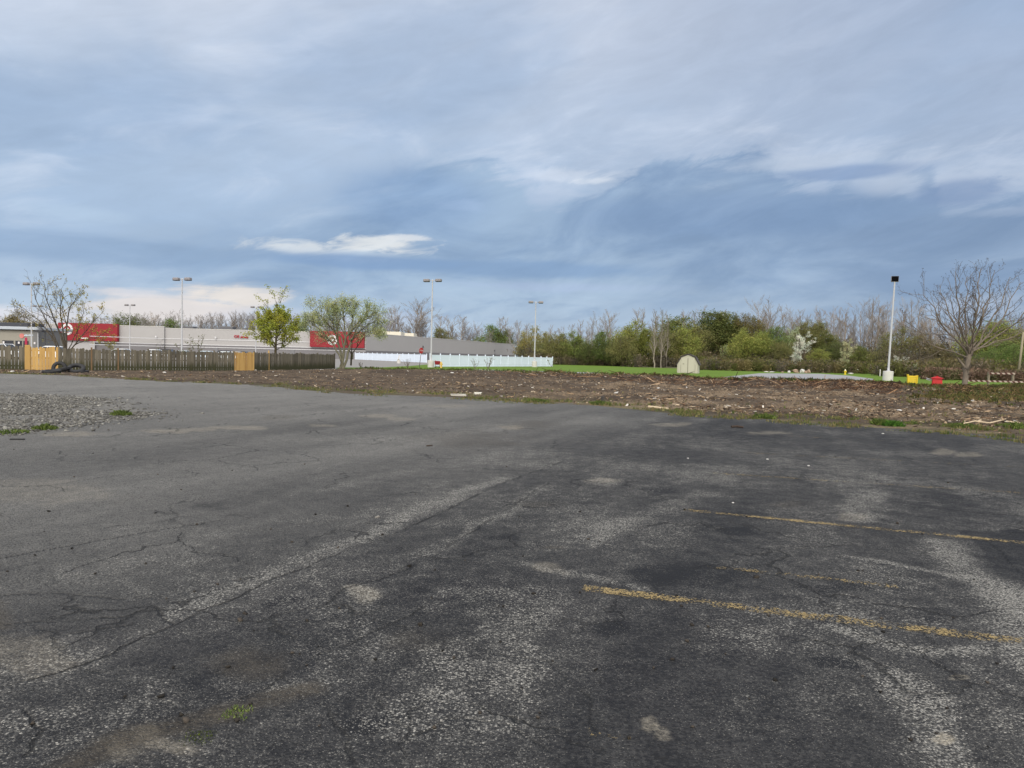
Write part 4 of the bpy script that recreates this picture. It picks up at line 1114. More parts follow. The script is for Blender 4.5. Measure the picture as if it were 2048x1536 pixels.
# shed
SID = mat('shed_siding', lin(172, 169, 154), .8, .04, 1.2)
SROOF = mat('shed_shingle', lin(64, 58, 58), .9, .12, 5)
Ys = 92.0
p = A(1375, 751, Ys); p.z = LAWN_Z
shed = thing('shed', 'small beige barn roofed shed with double doors on the lawn', 'shed', p, R(-18))
k_ = Ys / F
wl = 20.3 * k_
hE = 17.5 * k_; hM = 32.0 * k_; hT = 36.3 * k_
gam = [(-wl, 0), (wl, 0), (wl, hE), (wl * .62, hM - .04), (0, hT), (-wl * .62, hM - .04), (-wl, hE)]
dep = 3.2
mb = MB(); mb.prism(gam, 0, dep); mb.build('wall', SID, shed)
rf = [(-wl - .10, hE - .12), (-wl * .63, hM + .02), (0, hT + .07), (wl * .63, hM + .02), (wl + .10, hE - .12)]
mb = MB()
for (a, b_) in zip(rf[:-1], rf[1:]):
    n2 = Vector((-(b_[1] - a[1]), b_[0] - a[0])).normalized() * .11
    mb.prism([a, b_, (b_[0] + n2.x, b_[1] + n2.y), (a[0] + n2.x, a[1] + n2.y)], -.12, dep + .12)
mb.build('roof', SROOF, shed)
mb = MB()
for i in range(9):
    x = -wl * .93 + i * (wl * 1.86 / 8); lim = hE if abs(x) > wl * .62 else hM - .15
    mb.box((x, -.012, lim / 2), (.03, .02, lim - .1))
mb.build('batten', mat('shed_batten', lin(136, 132, 118), .8, .05, 2), shed)
for s_ in (-1, 1):
    mb = MB(); mb.box((s_ * wl * .33, -.026, hM * .47), (wl * .64, .03, hM * .9), bev=.008)
    d_ = mb.build('door', SID, shed)
    if s_ < 0:
        mb = MB(); mb.box((-wl * .42, -.06, hE * 1.05), (.16, .05, .06), bev=.01); mb.build('handle', DKST, d_)
mb = MB(); mb.box((0, -.03, hM * .47), (.06, .05, hM * .92)); mb.build('door_gap', mat('shed_gap', lin(86, 82, 70), .9, .1, 3), shed)
for s_ in (-1, 1):
    mb = MB(); mb.box((s_ * (wl - .02), -.02, hE / 2), (.09, .05, hE - .06)); mb.build('corner_trim', SID, shed)

# yellow crate, red box, barricade
YEL = mat('crate_yellow', lin(212, 184, 40), .6, .12, 4)
p = dirt_point(1823, 1.0); Yc = p.y; p.z = crest_z(1823) + .05
t = thing('crate', 'bright yellow slatted crate standing at the lawn edge near the lamp post', 'crate', p, R(-25))
k_ = Yc / F; wb = 17 * k_; hb = 15.5 * k_
for (cx, cy, lx, ly) in [(0, -wb * .45, wb, .03), (0, wb * .45, wb, .03), (-wb * .47, 0, .03, wb * .9), (wb * .47, 0, .03, wb * .9)]:
    mb = MB()
    for i in range(4): mb.box((cx * (.88 + .04 * i), cy * (.88 + .04 * i), hb * (.14 + .235 * i)), (lx * (.88 + .04 * i), ly if ly < .1 else ly * (.88 + .04 * i), hb * .19) if ly < .1 else (lx, ly * (.88 + .04 * i), hb * .19))
    mb.build('slatted_side', YEL, t)
for sx2 in (-1, 1):
    for sy2 in (-1, 1):
        mb = MB(); mb.tube((sx2 * wb * .42, sy2 * wb * .40, -.15), (sx2 * wb * .49, sy2 * wb * .47, hb * (1.0 + .1 * (sx2 < 0))), .045); mb.build('corner_post', YEL, t)
mb = MB(); mb.box((0, 0, .05), (wb * .84, wb * .78, .04)); mb.build('bottom_board', YEL, t)
RBX = mat('box_red', lin(178, 26, 28), .5, .1, 4)
p = dirt_point(1873, 1.0); Yr = p.y; p.z = crest_z(1873) - .03
t = thing('red_box', 'bright red box with a peaked lid and grey bars beside the crate', 'box', p, R(-27))
k_ = Yr / F; wb = 18 * k_
mb = MB(); mb.box((0, 0, .17), (wb, wb * .8, .46), bev=.03, taper=.94); mb.build('body', RBX, t)
mb = MB()
hw, hd = wb * .57, wb * .48
mb.add([(-hw, -hd, .40), (hw, -hd, .40), (hw, hd, .40), (-hw, hd, .40), (-hw, -hd, .44), (hw, -hd, .44), (hw, hd, .44), (-hw, hd, .44), (-hw * .25, 0, .53), (hw * .2, 0, .53)],
       [(3, 2, 1, 0), (0, 1, 5, 4), (1, 2, 6, 5), (2, 3, 7, 6), (3, 0, 4, 7), (4, 5, 9, 8), (5, 6, 9), (6, 7, 8, 9), (7, 4, 8)])
mb.box((0, 0, .55), (.10, .10, .05), bev=.02)
mb.build('lid', RBX, t)
for dz_, dy_ in ((.30, -.12), (.22, .12)):
    mb = MB(); mb.tube((-wb * .45, dy_, dz_), (-wb * 1.05, dy_ * 1.2, dz_ + .12), .02); mb.build('bar', STEEL, t)
# barricade
m, nt, b = new_mat('striped_board')
P = nt.obj(); X_, Y_, Z_ = nt.sep(P)[0:3]
sw = nt.m('FRACT', nt.m('MULTIPLY', nt.m('ADD', X_, nt.m('MULTIPLY', Z_, 1.0)), 2.6))
c = nt.mix(nt.ss(.46, .54, sw), lin(84, 50, 44), lin(170, 156, 142))
nz = nt.noise(P, 9, 5, .7); c = nt.mix(nt.ss(.5, .75, nz, 0, .7), c, lin(96, 80, 68))
nt.put(b.inputs['Base Color'], c); b.inputs['Roughness'].default_value = .85
STRP = m
p = dirt_point(1978, 1.0); Yb = p.y + .6; p = A(1978, 760, Yb); p.z = crest_z(1985) - .02
bar = thing('barricade', 'worn red and white striped wooden barricade behind the bare tree', 'barricade', p, R(2))
bx = lambda px: A(px, 755, Yb).x - p.x
bz_ = lambda py: zat(2000, py, Yb) - p.z
WP = mat('grey_timber', lin(124, 116, 98), .9, .15, 5)
for px_ in (1978, 2028, 2085):
    mb = MB(); mb.box((bx(px_), .05, (bz_(744.5) - .2) / 2), (.14, .12, bz_(744.5) + .2), bev=.01); mb.build('post', WP, bar)
mb = MB(); mb.box(((bx(1976) + bx(2030)) / 2, -.04, bz_(747)), (bx(2030) - bx(1976), .05, .11), bev=.006); mb.build('top_rail', STRP, bar)
mb = MB(); mb.box(((bx(1934) + bx(2100)) / 2, -.04, bz_(763)), (bx(2100) - bx(1934), .05, .12), bev=.006); mb.build('bottom_rail', STRP, bar)

# ------------------------------------------------------------------ small lying things
def lump(name, label, cat, p, size, m, seed=0, group=None, rz=0.0):
    r_ = random.Random(seed); mb = MB()
    nlo, nla = (6, 3) if name == 'rubbish' else (10, 6); jt = .42 if name == 'rubbish' else .22; vs = []
    for i in range(nla + 1):
        th = PI * i / nla
        for j in range(nlo):
            ph = 2 * PI * j / nlo
            k = 1 + r_.uniform(-jt, jt)
            vs.append((size[0] / 2 * math.sin(th) * math.cos(ph) * k, size[1] / 2 * math.sin(th) * math.sin(ph) * k, size[2] / 2 * (1 + math.cos(th)) * (1 if 0 < i < nla else .96)))
    fs = [(i * nlo + j, (i + 1) * nlo + j, (i + 1) * nlo + (j + 1) % nlo, i * nlo + (j + 1) % nlo) for i in range(nla) for j in range(nlo)]
    mb.add(vs, fs)
    o = mb.build(name, m, None, False, (p.x, p.y, p.z - size[2] * .15)); o.rotation_euler = (0, 0, rz)
    return tag(o, label, cat, group)
PALE = mat('pale_concrete', lin(196, 192, 182), .9, .1, 6)
WLIT = mat('white_litter', lin(196, 194, 190), .7, .06, 5)
CARD = mat('cardboard_litter', lin(150, 128, 110), .85, .12, 5)
def slab(label, px, py, sz, rz, m=PALE):
    p = dirt_at(px, py); mb = MB(); mb.box((0, 0, sz[2] / 2), sz, 0, .02)
    r_ = random.Random(int(px))
    mb.v = [(x + r_.uniform(-.04, .04), y + r_.uniform(-.03, .03), z + r_.uniform(-.008, .008)) for x, y, z in mb.v]
    o = mb.build('concrete_slab', m, None, False, p); o.rotation_euler = (0, 0, rz); tag(o, label, 'slab')
slab('wide flat pale slab at the asphalt edge', 918, 791.5, (.60, .4, .07), .1)
slab('small thick pale slab just beyond the wide flat slab', 955, 789, (.34, .3, .09), -.1)
p = dirt_at(1205, 803); mb = MB(); mb.box((0, 0, .1), (.1, .1, .24), .3, .012); o = mb.build('post_stub', DKST, None, False, p); tag(o, 'short dark post stub sticking out of the cleared soil', 'post stub')
for i, (px, py, sx2, lab) in enumerate([(905, 747, .55, 'white stone on the dark bank below the hydrant'), (1065, 776, .22, 'pale stone in the soil below the free end of the vinyl fence'),
        (1289, 777, .2, 'small white scrap in the soil left of the shed'), (1317, 777, .32, 'long white scrap in the soil just before the shed'), (1473, 790, .24, 'pale stone in the soil right of the shed'),
        (1797, 822, .28, 'white paper scrap near the asphalt edge below the black faced lamp'), (1698, 817, .22, 'flat pale stone at the grassy edge below the driveway'), (1866, 781, .5, 'crumpled white bag below the red box'), (1908, 818, .3, 'pale stone on soil near the foot of the bare tree'), (1440, 778, .2, 'little white stone on the bank right of the shed'),
        (643, 741, .5, 'white scrap on soil by the end of the picket fence'), (330, 746, .4, 'white scrap on soil before the picket fence below the tall lamp post'), (25, 744, .4, 'white scrap before the fence near its yellow panel')]):
    sx2 *= .62
    lump('scrap' if 'scrap' in lab else ('bag' if 'bag' in lab else 'stone'), lab, 'litter' if 'stone' not in lab else 'stone', dirt_at(px, py), (sx2, sx2 * .7, sx2 * .4), WLIT if 'white' in lab else PALE, i)
# stick on the soil
def stick(label, pts, r, m, name='stick'):
    mb = MB()
    for a, b_ in zip(pts[:-1], pts[1:]): mb.tube(a, b_, r, r * .8, 6)
    o = mb.build(name, m, None, False); tag(o, label, 'stick')
SW = mat('bleached_stick', lin(196, 178, 150), .85, .12, 8)
q0 = dirt_at(1310, 818); stick('bleached board piece lying on the soil below the shed', [q0 + Vector((-.15, .3, .05)), q0 + Vector((.38, -.35, .04))], .04, SW)
q0 = dirt_at(1975, 850); stick('long crooked bleached branch lying at the weedy edge', [q0 + Vector(v) for v in ((-.9, -.2, .05), (-.3, .1, .12), (.1, .05, .08), (.6, .35, .14), (1.1, .2, .08))], .02, SW, 'branch')
q0 = G(1474, 856); stick('dark brown bark piece lying on the asphalt near its edge', [q0 + Vector((-.14, 0, .03)), q0 + Vector((0, .04, .04)), q0 + Vector((.16, .0, .025))], .03, mat('dark_bark', lin(58, 46, 38), .9, .15, 9), 'bark_piece')
q0 = G(858, 893); stick('small dark stick on the asphalt in front of the stop sign', [q0 + Vector((-.05, 0, .012)), q0 + Vector((.06, .03, .02))], .012, mat('dark_bark', lin(58, 46, 38), .9, .15, 9))
q0 = G(34, 880); stick('dark flat strip of rubber on asphalt by the gravel patch', [q0 + Vector((-.12, 0, .012)), q0 + Vector((.12, .02, .014))], .016, RUB, 'rubber_strip')
# white paper flecks on the sealed asphalt
for i, (px, py, s2, lab) in enumerate([(1466, 1006, .04, 'white crumb of paper on the asphalt above the second yellow line'), (1535, 919, .06, 'white scrap on the asphalt nearest the farthest faint line'), (1617, 932, .06, 'white pebble on the asphalt between the two faintest lines'), (1766, 868, .09, 'white pebble on the asphalt below the grass tuft'), (1376, 917, .05, 'lone white pebble in the middle of the dark asphalt')]):
    lump('pebble' if 'pebble' in lab else 'scrap', lab, 'litter', G(px, py, 0.0), (s2 * .7, s2 * .5, s2 * .3), WLIT, 50 + i)
# weeds
def weed(px, py, z, r, h, label, cols, n=90, name='weed', on_dirt=False):
    p = dirt_at(px, py) if on_dirt else G(px, py, z)
    rg = np.random.RandomState(int(px + py))
    a = rg.rand(n) * 2 * PI; d = np.sqrt(rg.rand(n)) * r
    pts_ = np.stack([np.cos(a) * d, np.sin(a) * d, np.zeros(n)], -1)
    o = blades(name, pts_, h * (1.1 - .6 * d / r), min(.02, .003 + r * .04), pick(cols, n, rg), rg, GM, 1.1, 4)
    o.location = p; tag(o, label, 'weed', 'weeds growing in cracks and edges')
GC = [lin(84, 100, 48), lin(108, 122, 62), lin(70, 84, 42)]
weed(472, 1428, 0, .026, .018, 'fresh pale green weed in the brown dirt crack', [lin(128, 140, 84), lin(98, 116, 60)], 40)
weed(398, 1474, 0, .03, .008, 'low mossy weed in the brown dirt crack', [lin(84, 96, 36), lin(66, 78, 32)], 60, 'moss')
weed(243, 830, 0, .22, .13, 'round grass tuft at the tip of the gravel patch', GC, 140, 'grass_tuft')
weed(88, 859, 0, .2, .13, 'grass tuft on the near rim of the gravel patch', GC, 90, 'grass_tuft')
weed(24, 866, 0, .3, .08, 'low sparse grass on the near rim of the gravel patch', GC, 70, 'grass_tuft')
weed(1785, 853, 0, .27, .17, 'dark bushy green weed at the asphalt edge below the black faced lamp', [lin(58, 92, 34), lin(80, 116, 44)], 260)
weed(1758, 851, 0, .18, .2, 'bright green weed beside the dark bushy weed', GC, 190)
weed(1820, 850, 0, .2, .1, 'thin green weed right of the dark bushy weed', GC, 120)
weed(1075, 803, 0, .4, .12, 'flat grass tuft on the asphalt edge below the vinyl fence end', GC, 160, 'grass_tuft')
weed(1200, 809, 0, .34, .16, 'grass tuft at the asphalt edge by the post stub', GC, 150, 'grass_tuft')
weed(1530, 836, 0, .3, .14, 'grass tuft at the asphalt edge below the litter pile', GC, 120, 'grass_tuft')
weed(1925, 855, .0, .5, .13, 'wide weedy patch by the bleached branch', GC, 260)
weed(2035, 858, .0, .45, .2, 'tall weed clump at the frame edge under the bleached branch', GC, 200)
# rubbish heap at the far edge of the driveway
for i, (px, py, sx2, hz, m_, lab) in enumerate([
        (1545, 745.5, 1.5, .25, WLIT, 'white board leaning at the driveway end of the rubbish heap'),
        (1578, 746, .9, .55, WLIT, 'large white bag in the rubbish heap'), (1591, 744, 1.3, .95, CARD, 'tan carton standing tallest in the rubbish heap'),
        (1594, 747, 1.0, .4, CARD, 'low flat tan carton before the tallest carton'), (1604, 742.5, 1.2, 1.0, WLIT, 'white panel upright right of the tallest carton'), (1612, 745.5, 1.2, .6, CARD, 'tan carton near the right end of the rubbish heap'),
        (1617, 744.5, 1.0, 1.0, CARD, 'upright tan carton ending the rubbish heap'), (1565, 746.5, .7, .3, CARD, 'small tan scrap beside the large white bag'), (1702, 746.5, 1.4, .35, WLIT, 'white sheet on the grass beside the yellow hydrant'), (1532, 746.5, 1.2, .25, PALE, 'grey flat board at the near end of the rubbish heap')]):
    p = G(px, 748, LAWN_Z); p = A(px, 748, 120.0); p.z = LAWN_Z
    lump('rubbish', lab, 'rubbish', p, (sx2 * .72, sx2 * .6, hz * .85), m_, 70 + i, 'rubbish dumped beyond the driveway')
p = A(1760, 752, 104); p.z = LAWN_Z
mb = MB(); mb.box((0, 0, .5), (.13, .05, 1.0), 0, .01); o = mb.build('marker_post', WLIT, None, False, p); tag(o, 'slim white marker post on the grass near the lamp base', 'marker post')
n = 12
pts = []
for i in range(n):
    px = rng.uniform(1440, 1760); Yq = rng.uniform(122, 140); a = A(px, 740, Yq); pts.append((a.x, a.y, ground_z(a.x, a.y) + .5 + rng.rand() * .4))
tag(scatter_boxes('litter', np.array(pts), np.stack([.15 + .25 * rng.rand(n), .12 + .12 * rng.rand(n), .06 + .12 * rng.rand(n)], -1), pick([lin(170, 168, 164), lin(150, 146, 140)], n, rng), attr_mat('rubble_stone'), rng, .5, .7), kind='stuff')

# ------------------------------------------------------------------ parked cars
CGL = mat('car_glass', (.02, .024, .03), .12, .1, 2)
CTY = mat('car_tyre', (.02, .02, .02), .8, .1, 8)
HLM = mat('car_lamp', lin(220, 216, 210), .25, .05, 4)
TLM = mat('car_tail', lin(150, 16, 20), .3, .05, 4)
def car(px, Y, py_roof, wpx, col, label, suv=False, rz=0.0):
    L = wpx / F * Y * 1.15
    L = min(max(L, 4.2), 4.9)
    p = A(px, 700, Y); p.z = .02
    H = min(max(zat(px, py_roof, Y) - .02, 1.42), 1.85)
    t = thing('parked_car', label, 'car', p, rz, 'cars parked beyond the picket fence')
    m_ = mat('car_paint_%02d%02d%02d' % tuple(int(c_ * 99) for c_ in col), col, .25, .02, 1)
    w_ = 1.8; bh = H * .60
    if suv: gh = [(-L * .47, bh), (-L * .44, H * .93), (-L * .40, H), (L * .12, H), (L * .28, bh)]
    else: gh = [(-L * .42, bh), (-L * .24, H * .95), (-L * .18, H), (L * .06, H), (L * .13, H * .96), (L * .30, bh)]
    body = [(-L / 2, .32), (-L / 2 + .05, bh * .9), (-L * .45, bh), (L * .30, bh), (L * .46, bh * .82), (L / 2, bh * .6), (L / 2 - .02, .28), (L * .42, .22), (-L * .42, .22)]
    mb = MB(); mb.prism(body, -w_ / 2, w_ / 2)
    # roof and pillars in body colour
    top = [(x, z) for x, z in gh if z > H * .9]
    mb.prism([(top[0][0] - .04, top[0][1] - .05)] + top + [(top[-1][0] + .04, top[-1][1] - .05)], -w_ * .39, w_ * .39)
    for x0, x1 in ((gh[0], top[0]), (gh[-1], top[-1]), ((-L * .12, bh), (-L * .12, H - .02))):
        for s_ in (-1, 1): mb.tube((x0[0], s_ * w_ * .45, x0[1]), (x1[0], s_ * w_ * .385, x1[1] - .02), .035, n=6)
    mb.build('body', m_, t)
    mb = MB(); n = len(gh)
    vs = [(x, -w_ * (.45 if z <= bh else .375), z - (.02 if z > bh else 0)) for x, z in gh] + [(x, w_ * (.45 if z <= bh else .375), z - (.02 if z > bh else 0)) for x, z in gh]
    mb.add(vs, [tuple(range(n)), tuple(range(2 * n - 1, n - 1, -1))] + [(i, n + i, n + (i + 1) % n, (i + 1) % n) for i in range(n)])
    mb.build('window', CGL, t)
    for sx2 in (-.31, .30):
        for sy2 in (-1, 1):
            mb = MB(); mb.tube((L * sx2, sy2 * (w_ / 2 - .2), .33), (L * sx2, sy2 * (w_ / 2 + .01), .33), .33, n=18); w1 = mb.build('wheel', CTY, t)
            mb = MB(); mb.tube((L * sx2, sy2 * (w_ / 2), .33), (L * sx2, sy2 * (w_ / 2 + .02), .33), .2, n=14); mb.build('rim', HEADM, w1)
    for s_ in (-1, 1):
        mb = MB(); mb.box((L / 2 - .05, s_ * .65, bh * .72), (.14, .3, .14), bev=.03); mb.build('headlight', HLM, t)
        mb = MB(); mb.box((-L / 2 + .02, s_ * .68, bh * .8), (.08, .22, .2), bev=.03); mb.build('tail_light', TLM, t)
WHC = lin(226, 228, 232)
car(8, 82, 687.5, 50, WHC, 'white car whose roof shows over the fence before the tan shop', True)
car(247, 128, 697.5, 56, WHC, 'white car roof over the fence below the big red panel', False)
car(312, 131, 698.8, 40, WHC, 'white car left of the dark car under the tall lamp post', False)
car(336, 135, 698.4, 44, (.03, .03, .035), 'dark car with pale roof line behind the fence near the lamp post', True)
car(368, 137, 701.5, 26, lin(176, 184, 186), 'pale grey car behind the lamp post over the fence', False)
car(416, 134, 703.0, 28, lin(206, 220, 232), 'pale blue white car alone over the fence between two lamp posts', False)
car(454, 126, 704.0, 34, lin(224, 232, 238), 'white car left of the fresh yellow boarded panel', False)
car(457, 142, 700.9, 24, (.05, .055, .07), 'dark blue car showing behind the white car by the yellow panel', True)
car(474, 138, 703.0, 26, lin(190, 184, 176), 'beige car roof above the fresh yellow boarded panel', False)
car(110, 92, 692, 30, WHC, 'white car seen over the gappy yellow panel', False)
car(487, 146, 702.8, 26, (.03, .035, .03), 'black car roof beyond the yellow boarded panel', True)

# ------------------------------------------------------------------ trees
class TM:
    """collects tubes as numpy arrays"""
    def __init__(s): s.V = []; s.F = []; s.n = 0
    def tube(s, P, r, k):
        P = np.asarray(P, float); r = np.asarray(r, float)
        d = np.gradient(P, axis=0); d /= np.linalg.norm(d, axis=1)[:, None] + 1e-9
        mean = P[-1] - P[0]; ref = np.array([0, 0, 1.]) if abs(mean[2]) < .8 * np.linalg.norm(mean) else np.array([1., .3, 0])
        a = np.cross(d, ref); a /= np.linalg.norm(a, axis=1)[:, None] + 1e-9; b_ = np.cross(d, a)
        th = np.arange(k) * 2 * PI / k
        ring = P[:, None] + r[:, None, None] * (a[:, None] * np.cos(th)[None, :, None] + b_[:, None] * np.sin(th)[None, :, None])
        n_ = len(P); s.V.append(ring.reshape(-1, 3))
        q_ = s.n + np.arange(n_ * k).reshape(n_, k)
        f = np.stack([q_[:-1], np.roll(q_[:-1], -1, 1), np.roll(q_[1:], -1, 1), q_[1:]], -1).reshape(-1, 4)
        s.F.append(f); s.n += n_ * k
    def arrays(s): return np.vstack(s.V), np.vstack(s.F)

def grow(rg, limbs, spec):
    """limbs: list of (points, r0, r1). spec: list of levels dict(n, len, ang, up, seg, t0, r)"""
    wood, twig = TM(), TM(); tips = []
    def branch(P0, d, L, r, lev):
        sp_ = spec[lev]; k = sp_['seg']
        P = [P0]; dd = d.copy()
        for i in range(k):
            dd = dd + rg.randn(3) * sp_.get('wig', .12) + np.array([0, 0, sp_['up'] / k]); dd /= np.linalg.norm(dd)
            P.append(P[-1] + dd * (L / k))
        P = np.array(P); rr = r * np.linspace(1, .35, k + 1)
        (wood if lev < spec[0].get('wood', 1) else twig).tube(P, rr, 5 if lev == 0 else 3)
        tips.append((P, lev))
        if lev + 1 < len(spec): kids(P, rr, L, lev + 1)
    def kids(P, rr, L, lev):
        sp_ = spec[lev]; n_ = max(1, int(round(sp_['n'] * (rg.rand() * .5 + .75))))
        for i in range(n_):
            t = sp_['t0'] + (1 - sp_['t0']) * ((i + rg.rand()) / n_)
            f = t * (len(P) - 1); i0 = min(int(f), len(P) - 2); u = f - i0
            p = P[i0] * (1 - u) + P[i0 + 1] * u; r_ = rr[i0] * (1 - u) + rr[i0 + 1] * u
            d = P[i0 + 1] - P[i0]; d /= np.linalg.norm(d) + 1e-9
            s1 = rg.randn(3); s1 -= d * s1.dot(d); s1 /= np.linalg.norm(s1)
            a = R(sp_['ang'] * (.75 + .5 * rg.rand()))
            nd = d * math.cos(a) + s1 * math.sin(a)
            ll = L * sp_['len'] * (1 - sp_.get('tap', .45) * t) * (.7 + .6 * rg.rand())
            branch(p, nd, ll, max(r_ * sp_['r'], sp_['rmin']), lev)
    for (P, r0, r1) in limbs:
        P = np.asarray(P, float); rr = np.linspace(r0, r1, len(P))
        wood.tube(P, rr, 9)
        L = np.linalg.norm(np.diff(P, axis=0), axis=1).sum()
        tips.append((P, -1))
        kids(P, rr, L, 0)
    return wood, twig, tips
def leaves(rg, tips, n, size, jit, minlev=1, tmin=.3):
    P = [p for p, l in tips if l >= minlev]
    i = rg.randint(0, len(P), n); out = np.zeros((n, 3))
    for k in range(n):
        q_ = P[i[k]]; t = (tmin + (1 - tmin) * rg.rand()) * (len(q_) - 1); j = min(int(t), len(q_) - 2); u = t - j
        out[k] = q_[j] * (1 - u) + q_[j + 1] * u
    out += rg.randn(n, 3) * jit
    a = rg.randn(n, 3); a /= np.linalg.norm(a, axis=1)[:, None]
    b_ = rg.randn(n, 3); b_ -= a * (a * b_).sum(1)[:, None]; b_ /= np.linalg.norm(b_, axis=1)[:, None]
    s_ = size * (.6 + .8 * rg.rand(n))[:, None]
    Vv = np.stack([out - a * s_ * .5, out + b_ * s_ * .3, out + a * s_ * .5, out - b_ * s_ * .3], 1).reshape(-1, 3)
    return Vv, np.arange(n * 4).reshape(n, 4), np.repeat(rg.rand(n), 4)
# bark and leaves take the object's own colour
m, nt, b = new_mat('bark')
oc = nt.n.new('ShaderNodeObjectInfo').outputs['Color']
P = nt.obj(); g = nt.noise(nt.vm('MULTIPLY', P, (5., 5., 1.5)), 1.5, 5, .65)
f = nt.m('ADD', nt.m('MULTIPLY', nt.m('SUBTRACT', g, .5), 1.3), 1.0)
nt.put(b.inputs['Base Color'], nt.vm('MULTIPLY', oc, nt.comb(f, f, f))); b.inputs['Roughness'].default_value = .9; b.inputs['Specular IOR Level'].default_value = .15
nt.put(b.inputs['Normal'], nt.bump(g, .6, .03))
BARK = m
m, nt, b = new_mat('leaf')
oc = nt.n.new('ShaderNodeObjectInfo').outputs['Color']
v_ = nt.attr('v'); cl = nt.noise(nt.obj(), .7, 3, .5)
f = nt.m('ADD', .5, nt.m('ADD', nt.m('MULTIPLY', v_, .5), nt.m('MULTIPLY', cl, .6)))
hue = nt.mix(nt.ss(.4, .65, cl), nt.vm('MULTIPLY', oc, (.92, 1.0, .9)), nt.vm('MULTIPLY', oc, (1.08, 1.0, .95)))
c = nt.vm('MULTIPLY', hue, nt.comb(f, f, f))
nt.put(b.inputs['Base Color'], c); b.inputs['Roughness'].default_value = .75; b.inputs['Specular IOR Level'].default_value = .2
t = nt.n.new('ShaderNodeBsdfTranslucent'); nt.put(t.inputs['Color'], c)
mx = nt.n.new('ShaderNodeMixShader'); mx.inputs[0].default_value = .35
nt.l.new(b.outputs[0], mx.inputs[1]); nt.l.new(t.outputs[0], mx.inputs[2]); nt.l.new(mx.outputs[0], m.node_tree.nodes['Material Output'].inputs[0])
LEAF = m

def tree_parts(root, wood, twig, leaf, bark_col, leaf_col, twig_col=None):
    if leaf is not None and twig is not None and twig.n:
        wv_, wf_ = wood.arrays(); tv_, tf_ = twig.arrays()
        w_ = link('trunk', np_mesh('trunk', np.vstack([wv_, tv_]), np.vstack([wf_, tf_ + len(wv_)]), smooth=True), BARK, root); twig = None
        if twig_col: bark_col = tuple((a + b_) / 2 for a, b_ in zip(bark_col, twig_col))
    else: w_ = link('trunk', np_mesh('trunk', *wood.arrays(), smooth=True), BARK, root)
    w_.color = (*bark_col, 1)
    if twig is not None and twig.n:
        t_ = link('twigs' if leaf is not None else 'crown', np_mesh('twigs', *twig.arrays()), BARK, root); t_.color = (*(twig_col or bark_col), 1)
    if leaf is not None:
        l_ = link('crown', np_mesh('crown', leaf[0], leaf[1], dict(v=leaf[2])), LEAF, root); l_.color = (*leaf_col, 1)

def arc(p0, p1, bow, n=9, rg=None, wig=.0):
    """curve from p0 to p1 that leaves sideways and turns up"""
    p0, p1 = np.array(p0, float), np.array(p1, float); t = np.linspace(0, 1, n)[:, None]
    c_ = p0 + (p1 - p0) * .5 + np.array(bow, float)
    P = (1 - t) ** 2 * p0 + 2 * t * (1 - t) * c_ + t ** 2 * p1
    if rg is not None and wig: P[1:-1] += rg.randn(n - 2, 3) * wig
    return P

# -- near bare tree at the right
Yt = 47.0; rg = np.random.RandomState(21)
base = A(1928, 786, Yt)
t = thing('bare_tree', 'broad bare budding tree with pale trunk beside the striped barricade', 'tree', base)
def loc_(px, py, dy=0.0):
    a = A(px, py, Yt + dy); return np.array(a - base)
fork = loc_(1938.5, 708)
limbs = [(np.array([loc_(1927, 792), loc_(1930, 765), loc_(1934, 735), loc_(1938.5, 708), loc_(1941, 695)]), .19, .13)]
for (tx, ty, dy, bw, r0) in [(1846, 545, -1.0, (-.7, 0, -.1), .075), (1880, 545, 1.2, (-.5, 0, .1), .08), (1862, 590, 1.6, (-.6, 0, -.3), .06), (1912, 522, -1.5, (-.5, 0, .3), .09), (1935, 528, 1.4, (-.3, 0, .3), .085),
                             (1962, 512, .3, (.1, 0, .2), .11), (1990, 516, -1.4, (.15, 0, -.1), .10), (2020, 530, 1.2, (.35, 0, -.3), .09), (2042, 540, -.6, (.5, 0, -.4), .10), (2066, 575, .8, (.6, 0, -.5), .09), (2085, 610, -1.2, (.6, 0, -.3), .07), (1900, 570, -2.2, (-.3, -.5, 0), .06), (1985, 560, 2.4, (.2, .5, 0), .06), (1950, 580, -2.6, (0, -.4, 0), .05)]:
    st_ = fork + np.array([.04 * np.sign(tx - 1940), dy * .03, (rg.rand() - .3) * .45])
    limbs.append((arc(st_, loc_(tx, ty + 24, dy), bw, 10, rg, .07), r0 * .72, .014))
limbs.append((np.array([loc_(1937, 716), loc_(1905, 703), loc_(1880, 697), loc_(1858, 688), loc_(1842, 665), loc_(1822, 650), loc_(1806, 640)]), .045, .012))
limbs.append((np.array([loc_(1905, 703), loc_(1890, 688), loc_(1884, 678)]), .02, .008))
spec = [dict(n=12, len=.30, ang=40, up=.38, seg=5, t0=.2, r=.62, rmin=.010, tap=.35, wig=.12, wood=1), dict(n=4.5, len=.42, ang=42, up=.5, seg=4, t0=.25, r=.6, rmin=.007, wig=.16), dict(n=3, len=.45, ang=40, up=.4, seg=3, t0=.3, r=.6, rmin=.005, wig=.18)]
wd, tw, tips = grow(rg, limbs, spec)
# buds at the tips
bp = np.array([P_[-1] for P_, l in tips if l >= 1]); n = len(bp)
a = rg.randn(n, 3); a[:, 2] = abs(a[:, 2]) + .6; a /= np.linalg.norm(a, axis=1)[:, None]
for k in range(n):
    if rg.rand() < .55: tw.tube(np.array([bp[k] - a[k] * .01, bp[k] + a[k] * .02, bp[k] + a[k] * .045]), np.array([.006, .015, .003]), 4)
tree_parts(t, wd, tw, None, lin(114, 105, 94), None, lin(80, 74, 70))

